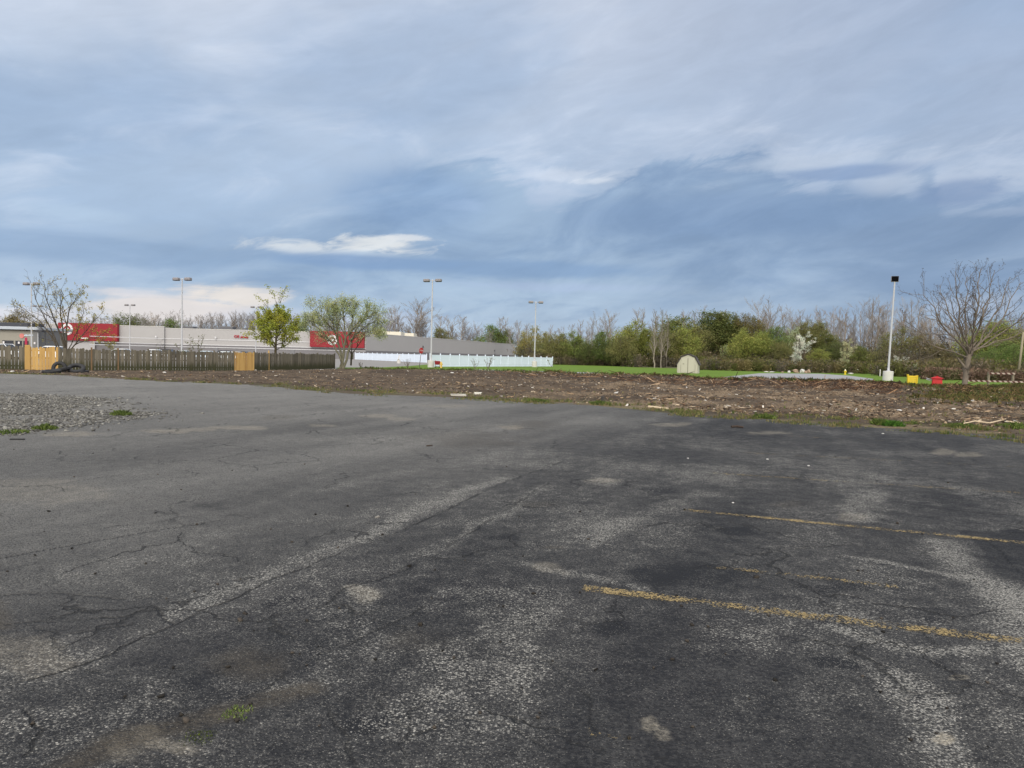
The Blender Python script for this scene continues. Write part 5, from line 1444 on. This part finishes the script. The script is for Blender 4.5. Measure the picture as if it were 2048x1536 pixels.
# -- left tree behind the fence
Yt = 60.0; rg = np.random.RandomState(4)
base = A(128, 742, Yt)
t = thing('budding_tree', 'wide branched dark tree with small yellowish leaves before the big red panel', 'tree', base)
limbs = []
for (pts_, r0) in [([(120, 745), (119, 715), (112, 690), (98, 664), (70, 634), (24, 602)], .13), ([(121, 742), (122, 705), (112, 680), (92, 640), (72, 600), (64, 575)], .10),
                   ([(129, 745), (128, 700), (121, 670), (105, 630), (92, 590), (87, 562)], .15), ([(130, 742), (130, 695), (126, 660), (120, 620), (126, 590), (122, 577)], .12),
                   ([(131, 742), (133, 690), (133, 650), (140, 615), (150, 600), (152, 590)], .11), ([(133, 745), (140, 700), (160, 678), (180, 650), (205, 625)], .10),
                   ([(132, 720), (140, 690), (155, 665), (165, 630), (170, 615)], .07), ([(122, 700), (105, 672), (80, 655), (40, 628), (28, 620)], .06), ([(135, 715), (150, 688), (190, 676), (222, 664)], .05), ([(130, 700), (134, 660), (128, 630), (112, 600), (105, 585)], .06), ([(150, 690), (180, 676), (205, 680), (220, 690)], .04)]:
    dys = (rg.rand() - .5) * 3.5
    P_ = np.array([loc_(x, y, dys * k / len(pts_)) for k, (x, y) in enumerate(pts_)])
    f_ = np.linspace(0, len(P_) - 1, 12); P_ = np.stack([np.interp(f_, range(len(P_)), P_[:, k]) for k in range(3)], -1)
    P_[1:-1] += rg.randn(10, 3) * .03
    limbs.append((P_, r0 * .72, .012))
spec = [dict(n=11, len=.27, ang=44, up=.22, seg=5, t0=.42, r=.55, rmin=.010, tap=.4, wood=1), dict(n=4.5, len=.46, ang=40, up=.2, seg=4, t0=.25, r=.6, rmin=.009, wig=.18), dict(n=3, len=.45, ang=42, up=.1, seg=2, t0=.3, r=.6, rmin=.007, wig=.2)]
wd, tw, tips = grow(rg, limbs, spec)
tr_ = [(P_, l) for P_, l in tips if l >= 1 and (P_[-1][0] > .5 or rg.rand() < .35)]
lf = leaves(rg, tr_, 2600, .10, .07, 1, .4)
tree_parts(t, wd, tw, lf, lin(70, 63, 57), (.34, .28, .06), lin(88, 82, 70))

# -- yellow green maple
Yt = 66.0; rg = np.random.RandomState(9)
base = A(551, 742, Yt)
t = thing('leafing_tree', 'rounded yellow green young tree standing just behind the picket fence', 'tree', base)
limbs = [(np.array([loc_(551, 745), loc_(551, 700), loc_(553, 665), loc_(552, 630), loc_(553, 603)]), .14, .02)]
for i in range(20):
    a = i * 2.4; zt = 692 - i * 3.4; rr_ = (50 - 1.0 * abs(i - 4) - .9 * i) / 21.5 * rg.uniform(.85, 1.12)
    st_ = loc_(551.5, zt + 8); en = st_ + np.array([math.cos(a) * rr_, math.sin(a) * rr_, .55 + rr_ * .35])
    limbs.append((arc(st_, en, (math.cos(a) * .2, math.sin(a) * .2, -.22), 7, rg, .04), .05, .012))
spec = [dict(n=7, len=.42, ang=42, up=.3, seg=4, t0=.25, r=.6, rmin=.01, tap=.3, wood=1), dict(n=4, len=.45, ang=42, up=.2, seg=3, t0=.25, r=.6, rmin=.008, wig=.18)]
wd, tw, tips = grow(rg, limbs, spec)
lf = leaves(rg, [(P_, l) for P_, l in tips if l >= 0], 9000, .15, .12, 0, .3)
tree_parts(t, wd, tw, lf, lin(72, 64, 54), (.285, .30, .05), lin(96, 90, 66))

# -- pale budding tree with several stems
Yt = 71.0; rg = np.random.RandomState(14)
base = A(683, 740, Yt)
t = thing('budding_tree', 'spreading pale green tree with several stems at the picket fence end', 'tree', base)
limbs = []
for (pts_, r0) in [([(680, 742), (682, 718), (672, 697), (664, 684), (640, 672), (612, 660)], .12), ([(684, 742), (686, 716), (678, 690), (668, 660), (640, 630), (620, 616)], .15), ([(684, 740), (688, 700), (690, 680), (700, 660), (730, 640), (752, 622)], .14),
                   ([(686, 742), (694, 718), (700, 690), (706, 672), (735, 650), (762, 636)], .14), ([(690, 700), (680, 668), (660, 640), (650, 612)], .09), ([(692, 690), (690, 650), (686, 625), (682, 606)], .09), ([(698, 680), (705, 650), (708, 625), (705, 606)], .08), ([(700, 680), (718, 655), (732, 630), (735, 610)], .08),
                   ([(664, 684), (640, 660), (618, 640), (604, 645)], .06), ([(706, 672), (730, 664), (752, 662), (762, 668)], .06), ([(676, 690), (655, 662), (640, 645), (632, 628)], .06), ([(700, 665), (722, 640), (745, 628), (768, 650)], .06), ([(684, 660), (672, 630), (668, 610)], .06)]:
    dys = (rg.rand() - .5) * 5
    P_ = np.array([loc_(x, y, dys * k / len(pts_)) for k, (x, y) in enumerate(pts_)])
    f_ = np.linspace(0, len(P_) - 1, 12); P_ = np.stack([np.interp(f_, range(len(P_)), P_[:, k]) for k in range(3)], -1)
    P_[1:-1] += rg.randn(10, 3) * .04
    limbs.append((P_, r0, .015))
spec = [dict(n=15, len=.33, ang=44, up=.6, seg=5, t0=.4, r=.6, rmin=.012, tap=.55, wood=1), dict(n=6, len=.48, ang=40, up=.3, seg=4, t0=.2, r=.6, rmin=.009, wig=.18), dict(n=3, len=.45, ang=40, up=.3, seg=2, t0=.3, r=.6, rmin=.007, wig=.2)]
wd, tw, tips = grow(rg, limbs, spec)
lf = leaves(rg, tips, 18000, .11, .20, 1, .2)
tree_parts(t, wd, tw, lf, lin(74, 68, 58), (.35, .38, .20), lin(128, 126, 106))
# -- small forked tree
Yt = 78.0; rg = np.random.RandomState(15)
base = A(702, 729, Yt)
t = thing('small_tree', 'little dark forked tree on the grass just right of the pale green tree', 'tree', base)
limbs = [(np.array([loc_(702, 731), loc_(702.5, 715), loc_(703, 709)]), .10, .08)]
for pts_ in ([(703, 709), (698, 698), (694, 680), (686, 662)], [(703, 709), (704, 690), (703, 670), (700, 650)], [(703, 709), (714, 694), (718, 675), (730, 652)], [(714, 694), (724, 680), (738, 668)]):
    limbs.append((np.array([loc_(x, y, rg.randn() * .3) for x, y in pts_]), .06, .012))
wd, tw, tips = grow(rg, limbs, [dict(n=7, len=.32, ang=40, up=.35, seg=4, t0=.3, r=.6, rmin=.012, wood=1), dict(n=4, len=.42, ang=40, up=.3, seg=3, t0=.2, r=.6, rmin=.008)])
lf = leaves(rg, tips, 500, .10, .05, 1, .4)
tree_parts(t, wd, tw, lf, lin(58, 52, 46), (.13, .13, .05), lin(74, 68, 58))

# -- saplings
def sapling(px, py_top, Y, gz, label, n, leafy, seed, hue=(.13, .14, .05), spread=.35, name='sapling'):
    rg = np.random.RandomState(seed); base = A(px, 730, Y); base.z = gz
    H = zat(px, py_top, Y) - gz
    t = thing(name, label, 'sapling', base)
    limbs = []
    for i in range(n):
        a = rg.rand() * 6.28; s_ = spread * H * (.4 + rg.rand())
        limbs.append((arc((0, 0, 0), (math.cos(a) * s_, math.sin(a) * s_, H * (.75 + .25 * rg.rand())), (math.cos(a) * .1, 0, 0), 7, rg, .02), .022, .006))
    wd, tw, tips = grow(rg, limbs, [dict(n=6, len=.3, ang=38, up=.3, seg=3, t0=.3, r=.6, rmin=.008, wood=1), dict(n=3, len=.4, ang=40, up=.2, seg=2, t0=.3, r=.6, rmin=.006)])
    lf = leaves(rg, tips, leafy, .10, .05, 0, .3) if leafy else None
    tree_parts(t, wd, tw, lf, lin(92, 84, 74), hue, lin(110, 100, 88))
sapling(376, 679, 60, .03, 'thin leafy sapling behind the fence beside the tall lamp post', 3, 160, 31)
sapling(392, 672, 60, .03, 'taller leafy sapling behind the fence right of the tall lamp post', 2, 170, 32)
sapling(815, 716, 84, .05, 'bare twiggy sapling on the bank left of the stop sign', 6, 0, 33)
sapling(950, 717, 84, .12, 'bare leaning sapling before the white fence, nearer the hydrant', 5, 30, 34)
sapling(976, 714, 84, .12, 'twin bare sapling before the middle of the white fence', 7, 30, 35)
sapling(722, 724, 80, .06, 'low bare shrub beside the little forked tree', 6, 0, 36)
sapling(1103, 716, 122, .1, 'leafy sapling at the free end of the white fence', 4, 240, 37, (.16, .16, .06))
sapling(320, 690, 62, .03, 'faint bare sapling behind the fence left of the tall lamp post', 3, 40, 38)

# ------------------------------------------------------------------ the wood: prototypes
def proto_bare(seed, H=12.0, spread=.30, stems=1, dense=1.0):
    rg = np.random.RandomState(seed); limbs = []
    for s_ in range(stems):
        a = rg.rand() * 6.28; off = spread * H * .55 * (s_ > 0 or stems > 1) * rg.uniform(.4, 1.0)
        top = np.array([math.cos(a) * off, math.sin(a) * off, H * rg.uniform(.86, .96)])
        limbs.append((arc((rg.randn() * .1, rg.randn() * .1, -.3), top, (math.cos(a) * off * .15, math.sin(a) * off * .15, 0), 10, rg, .10), .14 / math.sqrt(stems) + .03, .03))
    spec = [dict(n=22 * dense / stems ** .5, len=spread * 1.25, ang=33, up=.55, seg=5, t0=.22, r=.5, rmin=.022, tap=.55, wood=1), dict(n=8, len=.44, ang=32, up=.45, seg=3, t0=.15, r=.6, rmin=.014, wig=.15), dict(n=6, len=.5, ang=32, up=.4, seg=2, t0=.15, r=.6, rmin=.010, wig=.2)]
    wd, tw, tips = grow(rg, limbs, spec)
    return [('trunk', np_mesh('trunk', *wd.arrays(), smooth=True), BARK), ('crown', np_mesh('crown', *tw.arrays()), BARK)]
def proto_leafy(seed, H=10.0, rad=.34, nleaf=5200, low=.12, leaf=.26, stems=3, fill=True, jit=.3):
    rg = np.random.RandomState(seed); limbs = []
    for s_ in range(stems):
        a = s_ * 6.28 / stems + rg.rand(); off = rad * H * rg.uniform(.2, .55)
        limbs.append((arc((0, 0, -.3), (math.cos(a) * off, math.sin(a) * off, H * rg.uniform(.78, .95)), (math.cos(a) * off * .3, math.sin(a) * off * .3, 0), 9, rg, .10), .13, .03))
    spec = [dict(n=11, len=rad * 1.05, ang=46, up=.25, seg=4, t0=low, r=.5, rmin=.03, tap=.55, wood=1), dict(n=6, len=.45, ang=42, up=.2, seg=3, t0=.2, r=.6, rmin=.018, wig=.15), dict(n=3, len=.45, ang=42, up=.2, seg=2, t0=.2, r=.6, rmin=.014, wig=.2)]
    wd, tw, tips = grow(rg, limbs, spec)
    lf = leaves(rg, tips, int(nleaf * (.9 if fill else 1.1)), leaf * .9, jit, 0, .35)
    if fill:
        nc = 70; c_ = rg.randn(nc, 3); c_ /= np.linalg.norm(c_, axis=1)[:, None]; c_ *= (rg.rand(nc, 1) ** .4)
        c_ = c_ * np.array([rad * H * 1.12, rad * H * 1.12, H * .44]) + np.array([0, 0, H * .50])
        fake = [(np.array([q_, q_ + rg.randn(3) * .25]), 1) for q_ in c_]
        l2 = leaves(rg, fake, nleaf, leaf * .9, H * .055, 0, 0)
        lf = (np.vstack([lf[0], l2[0]]), np.vstack([lf[1], l2[1] + len(lf[0])]), np.concatenate([lf[2], l2[2]]))
    wv_, wf_ = wd.arrays(); tv_, tf_ = tw.arrays()
    return [('trunk', np_mesh('trunk', np.vstack([wv_, tv_]), np.vstack([wf_, tf_ + len(wv_)]), smooth=True), BARK), ('crown', np_mesh('crown', lf[0], lf[1], dict(v=lf[2])), LEAF)]
BARE = [proto_bare(101, spread=.26), proto_bare(102, spread=.22, dense=1.1), proto_bare(103, spread=.30, stems=2), proto_bare(104, spread=.24, stems=3), proto_bare(105, spread=.34, stems=2, dense=1.2), proto_bare(106, spread=.20, dense=1.2)]
LEAFY = [proto_leafy(201), proto_leafy(202, rad=.40, stems=4), proto_leafy(203, rad=.28, nleaf=4600), proto_leafy(204, rad=.46, low=.05, stems=5, nleaf=6200), proto_leafy(205, rad=.36, nleaf=3200), proto_leafy(206, rad=.32, nleaf=5600, low=.06)]
BLOOM = [proto_leafy(301, rad=.32, nleaf=5200, leaf=.20, low=.02, stems=3, fill=False, jit=.13), proto_leafy(302, rad=.36, nleaf=4200, leaf=.19, low=.02, stems=4, fill=False, jit=.15)]
def place(proto, name, px, top_py, Y, hproto, label, group, barkc, leafc, seed, wide=1.0, gz=None):
    r_ = random.Random(seed)
    a = A(px, 720, Y); z = ground_z(a.x, a.y) if gz is None else gz
    H = zat(px, top_py, Y) - z
    s_ = H / hproto
    t = thing(name, label, 'tree', (a.x, a.y, z), r_.uniform(0, 6.28), group)
    t.scale = (s_ * wide, s_ * wide, s_)
    for nm, me_, m_ in proto:
        o = bpy.data.objects.new(nm, me_); COL.objects.link(o)
        if not me_.materials: me_.materials.append(m_)
        o.parent = t; k = r_.uniform(.88, 1.12)
        c_ = leafc if (m_ is LEAF) else barkc
        o.color = (c_[0] * k, c_[1] * k, c_[2] * k, 1)
    return t
GREYB = lin(150, 144, 140); TANB = lin(146, 134, 120); DARKB = lin(84, 74, 66); PALEB = lin(136, 128, 116)
DKG = (.125, .15, .052); GRN = (.155, .21, .064); OLV = (.22, .215, .085); YGR = (.27, .29, .08); BRN_ = (.19, .16, .08); YEL_ = (.30, .26, .085)
# bare trees: (px, top, Y, prototype, wide, colour)
STRETCH = [(-100, 330, 'the tan shop', 'the wall step of the store'), (330, 600, 'the tall lamp post', 'the yellow green tree'), (600, 870, 'the pale green tree', 'the lamp post with the cart'), (870, 1068, 'the lamp post with the cart', 'the lamp post by the vinyl fence end'), (1068, 1375, 'the vinyl fence end', 'the beige shed'), (1375, 1600, 'the beige shed', 'the white blossom tree'), (1600, 1780, 'the white blossom tree', 'the black faced lamp'), (1780, 1930, 'the black faced lamp', 'the broad bare tree'), (1930, 2200, 'the trunk of the broad bare tree', 'the edge beyond the barricade')]
ORD = ['first', 'second', 'third', 'fourth', 'fifth', 'sixth', 'seventh', 'eighth', 'ninth', 'tenth', 'eleventh', 'twelfth', 'thirteenth', 'fourteenth']
bare = [(20, 636, 360, 4, 1.38), (45, 630, 360, 4, 1.38), (210, 640, 360, 3, 1.26), (310, 633, 360, 4, 1.26), (345, 632, 360, 1, 1.26), (372, 636, 360, 4, 1.15), (402, 632, 360, 3, 1.26), (422, 624, 360, 1, 1.38), (441, 631, 360, 5, 1.38), (462, 629, 360, 2, 1.26), (482, 620, 360, 0, 1.26), (503, 624, 360, 3, 1.26), (522, 636, 360, 4, 1.15),
        (780, 622, 360, 1, 1.72), (797, 614, 360, 3, 1.72), (829, 609, 360, 4, 1.84), (846, 628, 360, 2, 1.38), (880, 628, 375, 5, 1.61), (903, 634, 375, 2, 1.61), (924, 626, 375, 0, 1.72), (940, 650, 375, 4, 1.38), (960, 655, 375, 3, 1.38), (998, 632, 375, 5, 1.49), (1010, 634, 375, 1, 1.26), (1018, 650, 375, 0, 1.38), (1040, 644, 300, 3, 1.3), (1052, 642, 290, 0, 1.2),
        (1100, 649, 235, 1, 1.1), (1122, 655, 230, 3, 1), (1143, 646, 225, 5, 1.2), (1160, 639, 225, 1, 1.2), (1182, 636, 222, 0, 1.2), (1199, 630, 222, 2, 1.2), (1222, 632, 222, 4, 1.2), (1250, 655, 225, 3, 1), (1272, 617, 205, 5, 1.2), (1284, 615, 205, 1, 1.1), (1310, 619, 200, 1, 1.2), (1340, 640, 205, 4, 1),
        (1365, 614, 205, 0, 1.2), (1386, 620, 205, 5, 1.3), (1406, 617, 205, 2, 1.1), (1440, 618, 205, 5, 1.2), (1474, 625, 205, 1, 1.2), (1488, 624, 207, 5, 1.1), (1518, 610, 200, 4, 1.2), (1530, 616, 200, 0, 1.2), (1546, 630, 205, 3, 1), (1575, 625, 200, 4, 1.1), (1598, 618, 200, 1, 1.1),
        (1612, 622, 200, 0, 1.1), (1636, 618, 195, 5, 1.2), (1652, 618, 195, 2, 1.2), (1672, 622, 195, 3, 1.1), (1688, 614, 195, 1, 1.2), (1704, 624, 195, 0, 1.1), (1724, 610, 190, 4, 1.2), (1744, 608, 190, 3, 1.2), (1762, 622, 190, 5, 1.1),
        (1792, 611, 185, 4, 1.2), (1806, 618, 185, 1, 1.2), (1824, 607, 185, 3, 1.2), (1843, 628, 185, 0, 1.1), (1858, 640, 180, 4, 1.2), (1880, 640, 180, 2, 1.2), (1903, 645, 180, 3, 1.2), (1920, 652, 180, 5, 1.2),
        (1946, 655, 180, 4, 1.2), (1975, 650, 178, 3, 1.2), (2010, 645, 176, 0, 1.2), (2032, 636, 170, 4, 1.2), (2056, 632, 170, 2, 1.2), (2085, 636, 170, 3, 1.2)]
cnt = {}
for i, (px, ty, Y, k, wdn) in enumerate(bare):
    si = next(j for j, s_ in enumerate(STRETCH) if s_[0] <= px < s_[1]); cnt[si] = cnt.get(si, 0) + 1
    lab = '%s leafless grey tree of the far row going from %s to %s' % (ORD[cnt[si] - 1], STRETCH[si][2], STRETCH[si][3])
    lab = ' '.join(lab.split()[:16]) if len(lab.split()) > 16 else lab
    place(BARE[k], 'leafless_tree', px, ty, Y, 12.0, lab, 'leafless trees of the far wood', GREYB if i % 3 else TANB, None, 400 + i, wdn, gz=.1 if Y > 230 else None)
leafy = [  # px, top, Y, proto, wide, colour, label
    (35, 628, 240, 0, 1.5, BRN_, 'brownish bushy tree above the tan shop roof'), (268, 637, 360, 3, 1.3, DKG, 'dark green domed tree above the store roof by the far lamp post'), (342, 645, 360, 1, 1.3, GRN, 'bright green low treetop above the store roof by the tall lamp post'), (592, 650, 365, 1, 1.2, GRN, 'green treetop over the store roof behind the yellow green tree'),
    (88, 675, 190, 1, 1.0, OLV, 'yellowish small tree between the tan shop and the big store'),
    (880, 658, 370, 2, 1.2, OLV, 'thin olive tree over the store side wall behind the cart lamp'), (985, 658, 372, 1, 1.3, GRN, 'fresh green round tree over the low end of the store wall'), (1005, 666, 372, 3, .9, DKG, 'dark green tree hugging the fresh green round tree'),
    (1058, 662, 210, 4, 1.0, YEL_, 'yellow brown tree just left of the vinyl fence lamp post'), (1078, 663, 205, 4, 1.0, YEL_, 'yellow brown tree just right of the vinyl fence lamp post'), (1046, 690, 240, 3, 1.0, BRN_, 'dim brown tree at the end corner of the store'),
    (1098, 676, 172, 3, 1.0, OLV, 'olive tree directly behind the free end of the vinyl fence'), (1122, 674, 172, 1, 1.0, OLV, 'second olive tree beyond the vinyl fence end'), (1150, 668, 170, 0, 1.1, (.18, .215, .065), 'light green tree third beyond the vinyl fence end'), (1175, 690, 166, 3, .9, DKG, 'low dark tree between two light green trees beyond the vinyl fence'), (1200, 670, 168, 1, 1.0, (.135, .175, .055), 'rounded mid green tree well left of the pale stems'), (1228, 684, 165, 3, 1.0, DKG, 'dark green low tree left of the yellow green pair'),
    (1262, 648, 165, 0, 1.1, YGR, 'tall yellow green tree left of the pale stemmed trees'), (1246, 675, 160, 3, .9, OLV, 'lower olive tree at the foot of the tall yellow green one'), (1285, 658, 163, 2, 1.1, (.215, .235, .062), 'yellow green tree touching the pale stemmed trees'), (1345, 634, 165, 5, 1.2, (.155, .175, .056), 'tall mid green tree behind the beige shed'), (1335, 668, 156, 3, 1.0, OLV, 'olive tree low between pale stems and shed'),
    (1366, 662, 156, 1, 1.1, YGR, 'yellow green bush directly above the beige shed'), (1388, 648, 163, 0, 1.0, OLV, 'olive tree rising just right of the shed roof'), (1420, 623, 168, 2, 1.2, DKG, 'tallest dark green tree right of the shed'), (1443, 626, 168, 5, 1.1, (.17, .18, .06), 'dark olive tree beside the tallest dark green tree'), (1466, 636, 168, 0, 1.1, DKG, 'third dark tree of the group right of the shed'), (1496, 636, 165, 3, .9, (.18, .155, .06), 'rusty olive round crown right of the dark trees'),
    (1488, 662, 150, 0, 1.2, YGR, 'broad yellow green tree on the mound slope'), (1520, 668, 152, 5, 1.1, (.215, .235, .065), 'green yellow tree second on the mound slope'), (1546, 660, 156, 1, 1.1, GRN, 'bright green tree left of the white blossom tree'), (1562, 688, 148, 3, 1.0, OLV, 'olive bush in front of the bright green tree'), (1612, 648, 165, 3, 1.0, OLV, 'olive crown behind the white blossom tree'), (1634, 652, 165, 1, 1.0, (.175, .17, .065), 'wide olive crown right of the white blossom tree'), (1655, 668, 160, 0, 1.0, (.15, .165, .055), 'mid green crown between the two blossom trees'),
    (1638, 702, 146, 1, 1.2, YGR, 'low yellow green bush in front between the blossom trees'), (1600, 712, 144, 3, 1.0, BRN_, 'brown green thicket below the white blossom tree'), (1672, 690, 150, 3, 1.0, DKG, 'dark green bush left of the cream blossom tree'), (1722, 698, 145, 1, 1.2, (.15, .17, .05), 'green bush right of the cream blossom tree'), (1756, 706, 140, 3, 1.1, OLV, 'olive bush just left of the black faced lamp post'),
    (1792, 664, 150, 4, 1.1, OLV, 'olive tree directly behind the black faced lamp post'), (1838, 672, 150, 4, 1.1, BRN_, 'brown olive tree above the bright red box'), (1880, 690, 145, 3, 1.0, BRN_, 'brown thicket tree behind the broad bare tree on its near side'), (1965, 656, 135, 0, 1.1, YGR, 'yellow green tree seen through the broad bare tree'), (2000, 642, 135, 5, 1.2, YGR, 'tallest yellow green tree above the barricade'), (2020, 690, 120, 3, 1.2, GRN, 'green bush right behind the barricade'), (1975, 705, 118, 3, 1.0, GRN, 'green bush above the barricade post nearest the bare tree'), (2050, 668, 130, 1, 1.2, OLV, 'olive tree at the frame edge beyond the barricade'), (2090, 660, 130, 0, 1.2, YGR, 'yellow green tree cut by the frame edge')]
for i, (px, ty, Y, k, wdn, c_, lab) in enumerate(leafy):
    place(LEAFY[k], 'leafy_tree', px, ty - 3, Y, 10.0, lab, 'leafing trees of the wood', DARKB, c_, 600 + i, wdn * (1.25 if px > 1080 else 1.1), gz=.1 if (px < 1080) else None)
for i, (px, ty, Y, k, wdn, lab) in enumerate([(1308, 622, 150, 1, .9, 'slim pale stemmed bare tree leaning left of the shed'), (1322, 616, 150, 5, .9, 'second slim pale stemmed bare tree left of the shed'), (1333, 630, 151, 1, .7, 'shortest of three pale stemmed bare trees left of the shed')]):
    place(BARE[k], 'pale_stemmed_tree', px, ty, Y, 12.0, lab, 'pale stemmed trees before the wood', PALEB, None, 800 + i, wdn)
WHB = lin(214, 214, 206)
for i, (px, ty, Y, k, wdn, c_, lab) in enumerate([(1598, 664, 136, 0, 1.25, WHB, 'bright white blossom tree high on the mound'), (1586, 654, 160, 1, .8, lin(186, 196, 160), 'dim greenish white blossom tree behind the bright one'), (1690, 678, 130, 0, 1.2, lin(186, 184, 150), 'cream blossom tree left of the black faced lamp post'), (1800, 712, 108, 1, 1.2, WHB, 'white blossom bush right of the black faced lamp base'), (1830, 726, 106, 0, .8, lin(190, 198, 170), 'small pale blossom bush above the yellow crate'), (1448, 690, 150, 1, .8, lin(150, 160, 118), 'pale sprouting bush under the dark trees')]):
    place(BLOOM[k], 'blossom_tree', px, ty, Y, 10.0, lab, 'blossoming trees by the wood', DARKB, c_, 900 + i, wdn)
# dead leaning trunk
a = A(2037, 722, 96); a.z = LAWN_Z
mb = MB(); top = A(2047, 664, 96) - a; mb.tube((0, 0, -.2), top, .16, .12, 10); o = mb.build('dead_trunk', mat('dead_wood', lin(136, 128, 106), .9, .12, 3), None, True, a); tag(o, 'pale leaning dead trunk among green trees at the frame edge', 'tree trunk')

# ------------------------------------------------------------------ undergrowth and far wood as masses
def brush(name, regions, n, seed):
    rg = np.random.RandomState(seed); Vs = []; Fs = []; Cs = []; off = 0
    LV = []; LC = []
    for (px0, px1, y0, y1, hmin, hmax, cols, k) in regions:
        for i in range(k):
            px = rg.uniform(px0, px1); Y = rg.uniform(y0, y1); a = A(px, 720, Y); z = ground_z(a.x, a.y)
            H = rg.uniform(hmin, hmax); c_ = np.array(cols[rg.randint(len(cols))]) * rg.uniform(.8, 1.2)
            nb = 46
            an = rg.rand(nb) * 6.28; sp_ = H * .42 * np.sqrt(rg.rand(nb))
            p0 = np.stack([a.x + np.cos(an) * sp_ * .4, a.y + np.sin(an) * sp_ * .4, np.full(nb, z - .1)], -1)
            p1 = np.stack([a.x + np.cos(an) * sp_ * 1.3, a.y + np.sin(an) * sp_ * 1.3, z + H * (.5 + .5 * rg.rand(nb))], -1)
            wv2 = np.stack([np.cos(an + 1.57) * .03, np.sin(an + 1.57) * .03, np.zeros(nb)], -1)
            md = (p0 + p1) / 2 + rg.randn(nb, 3) * .1
            V_ = np.stack([p0 - wv2, p0 + wv2, md + wv2 * .8, md - wv2 * .8, p1 + wv2 * .3, p1 - wv2 * .3], 1).reshape(-1, 3)
            q_ = off + np.arange(nb)[:, None] * 6
            Fs.append(np.concatenate([q_ + np.array([[0, 1, 2, 3]]), q_ + np.array([[3, 2, 4, 5]])])); Vs.append(V_); Cs.append(np.repeat(c_[None] * (.7 + .5 * rg.rand(nb, 1)), 6, 0)); off += nb * 6
            nl2 = 120
            ce_ = np.stack([a.x + rg.randn(nl2) * H * .34, a.y + rg.randn(nl2) * H * .34, z + H * (.05 + .85 * rg.rand(nl2))], -1)
            A1 = rg.randn(nl2, 3) * .11; B1 = rg.randn(nl2, 3) * .07
            V_ = np.stack([ce_ - A1, ce_ + B1, ce_ + A1, ce_ - B1], 1).reshape(-1, 3)
            Fs.append(off + np.arange(nl2 * 4).reshape(nl2, 4)); Vs.append(V_); Cs.append(np.repeat(c_[None] * (.7 + .6 * rg.rand(nl2, 1)), 4, 0)); off += nl2 * 4
    me = np_mesh(name, np.vstack(Vs), np.vstack(Fs), dict(col=np.vstack(Cs)))
    return tag(link(name, me, attr_mat('brush_stems', .9, .2)), kind='stuff')
GB = [lin(112, 100, 84), lin(98, 92, 66), lin(90, 84, 74)]; GG = [lin(98, 98, 56), lin(110, 100, 66), lin(86, 90, 48)]; RB = [lin(112, 92, 76), lin(98, 92, 66), lin(104, 84, 72), lin(92, 88, 62)]; DK = [lin(92, 84, 70), lin(88, 90, 58), lin(96, 88, 74), lin(72, 70, 54)]
brush('undergrowth', [(1060, 1260, 166, 178, 1.5, 3.0, GB, 120), (1260, 1420, 150, 166, 1.5, 3.2, GB + GG, 110), (1400, 1760, 127, 150, 1.2, 2.6, GG + GB, 260), (1430, 1760, 150, 172, 1.5, 3.0, GG + GB, 160), (1040, 1420, 172, 205, 3.5, 6.5, DK, 150), (1400, 1800, 168, 195, 3.5, 7.0, DK, 170), (1760, 2140, 128, 170, 3.0, 6.0, DK, 150), (1760, 1880, 104, 130, 1.5, 3.0, GB + GG, 110), (1850, 2140, 84, 106, .8, 1.7, RB, 190), (1850, 2140, 104, 130, 2.0, 3.6, GB + GG, 120)], 0, 77)
def far_mass(name, spots, seed):
    rg = np.random.RandomState(seed); Vs = []; Fs = []; Cs = []; off = 0
    for (px, ty, Y) in spots:
        k = rg.randint(len(BARE)); a = A(px, 720, Y); s_ = (zat(px, ty, Y) - .1) / 12.0; an = rg.rand() * 6.28
        col = np.array(GREYB) * rg.uniform(.62, .95)
        for nm, me_, m_ in BARE[k]:
            nv_ = len(me_.vertices); co = np.empty(nv_ * 3, np.float32); me_.vertices.foreach_get('co', co); co = co.reshape(-1, 3)
            x = co[:, 0] * math.cos(an) - co[:, 1] * math.sin(an); y = co[:, 0] * math.sin(an) + co[:, 1] * math.cos(an)
            Vs.append(np.stack([x * s_ * 1.3 + a.x, y * s_ * 1.3 + a.y, co[:, 2] * s_ + .1], -1))
            f = np.empty(len(me_.loops), np.int32); me_.loops.foreach_get('vertex_index', f); Fs.append(f.reshape(-1, 4) + off); off += nv_
            Cs.append(np.repeat(col[None], nv_, 0))
    me = np_mesh(name, np.vstack(Vs), np.vstack(Fs), dict(col=np.vstack(Cs)))
    return tag(link(name, me, attr_mat('far_bark', .9)), kind='stuff')
rg = np.random.RandomState(3)
far_mass('far_wood', [(px + rg.uniform(-8, 8), np.interp(px, [0, 500, 780, 1060, 1250, 1500, 1800, 2080], [644, 628, 634, 668, 655, 642, 640, 650]) + rg.uniform(-6, 12), rg.uniform(235, 330) if px > 1060 else rg.uniform(348, 392)) for px in list(range(-20, 760, 8)) + list(range(760, 2100, 14))], 5)
print('objects', len(bpy.data.objects), 'polys', sum(len(m_.polygons) for m_ in bpy.data.meshes))
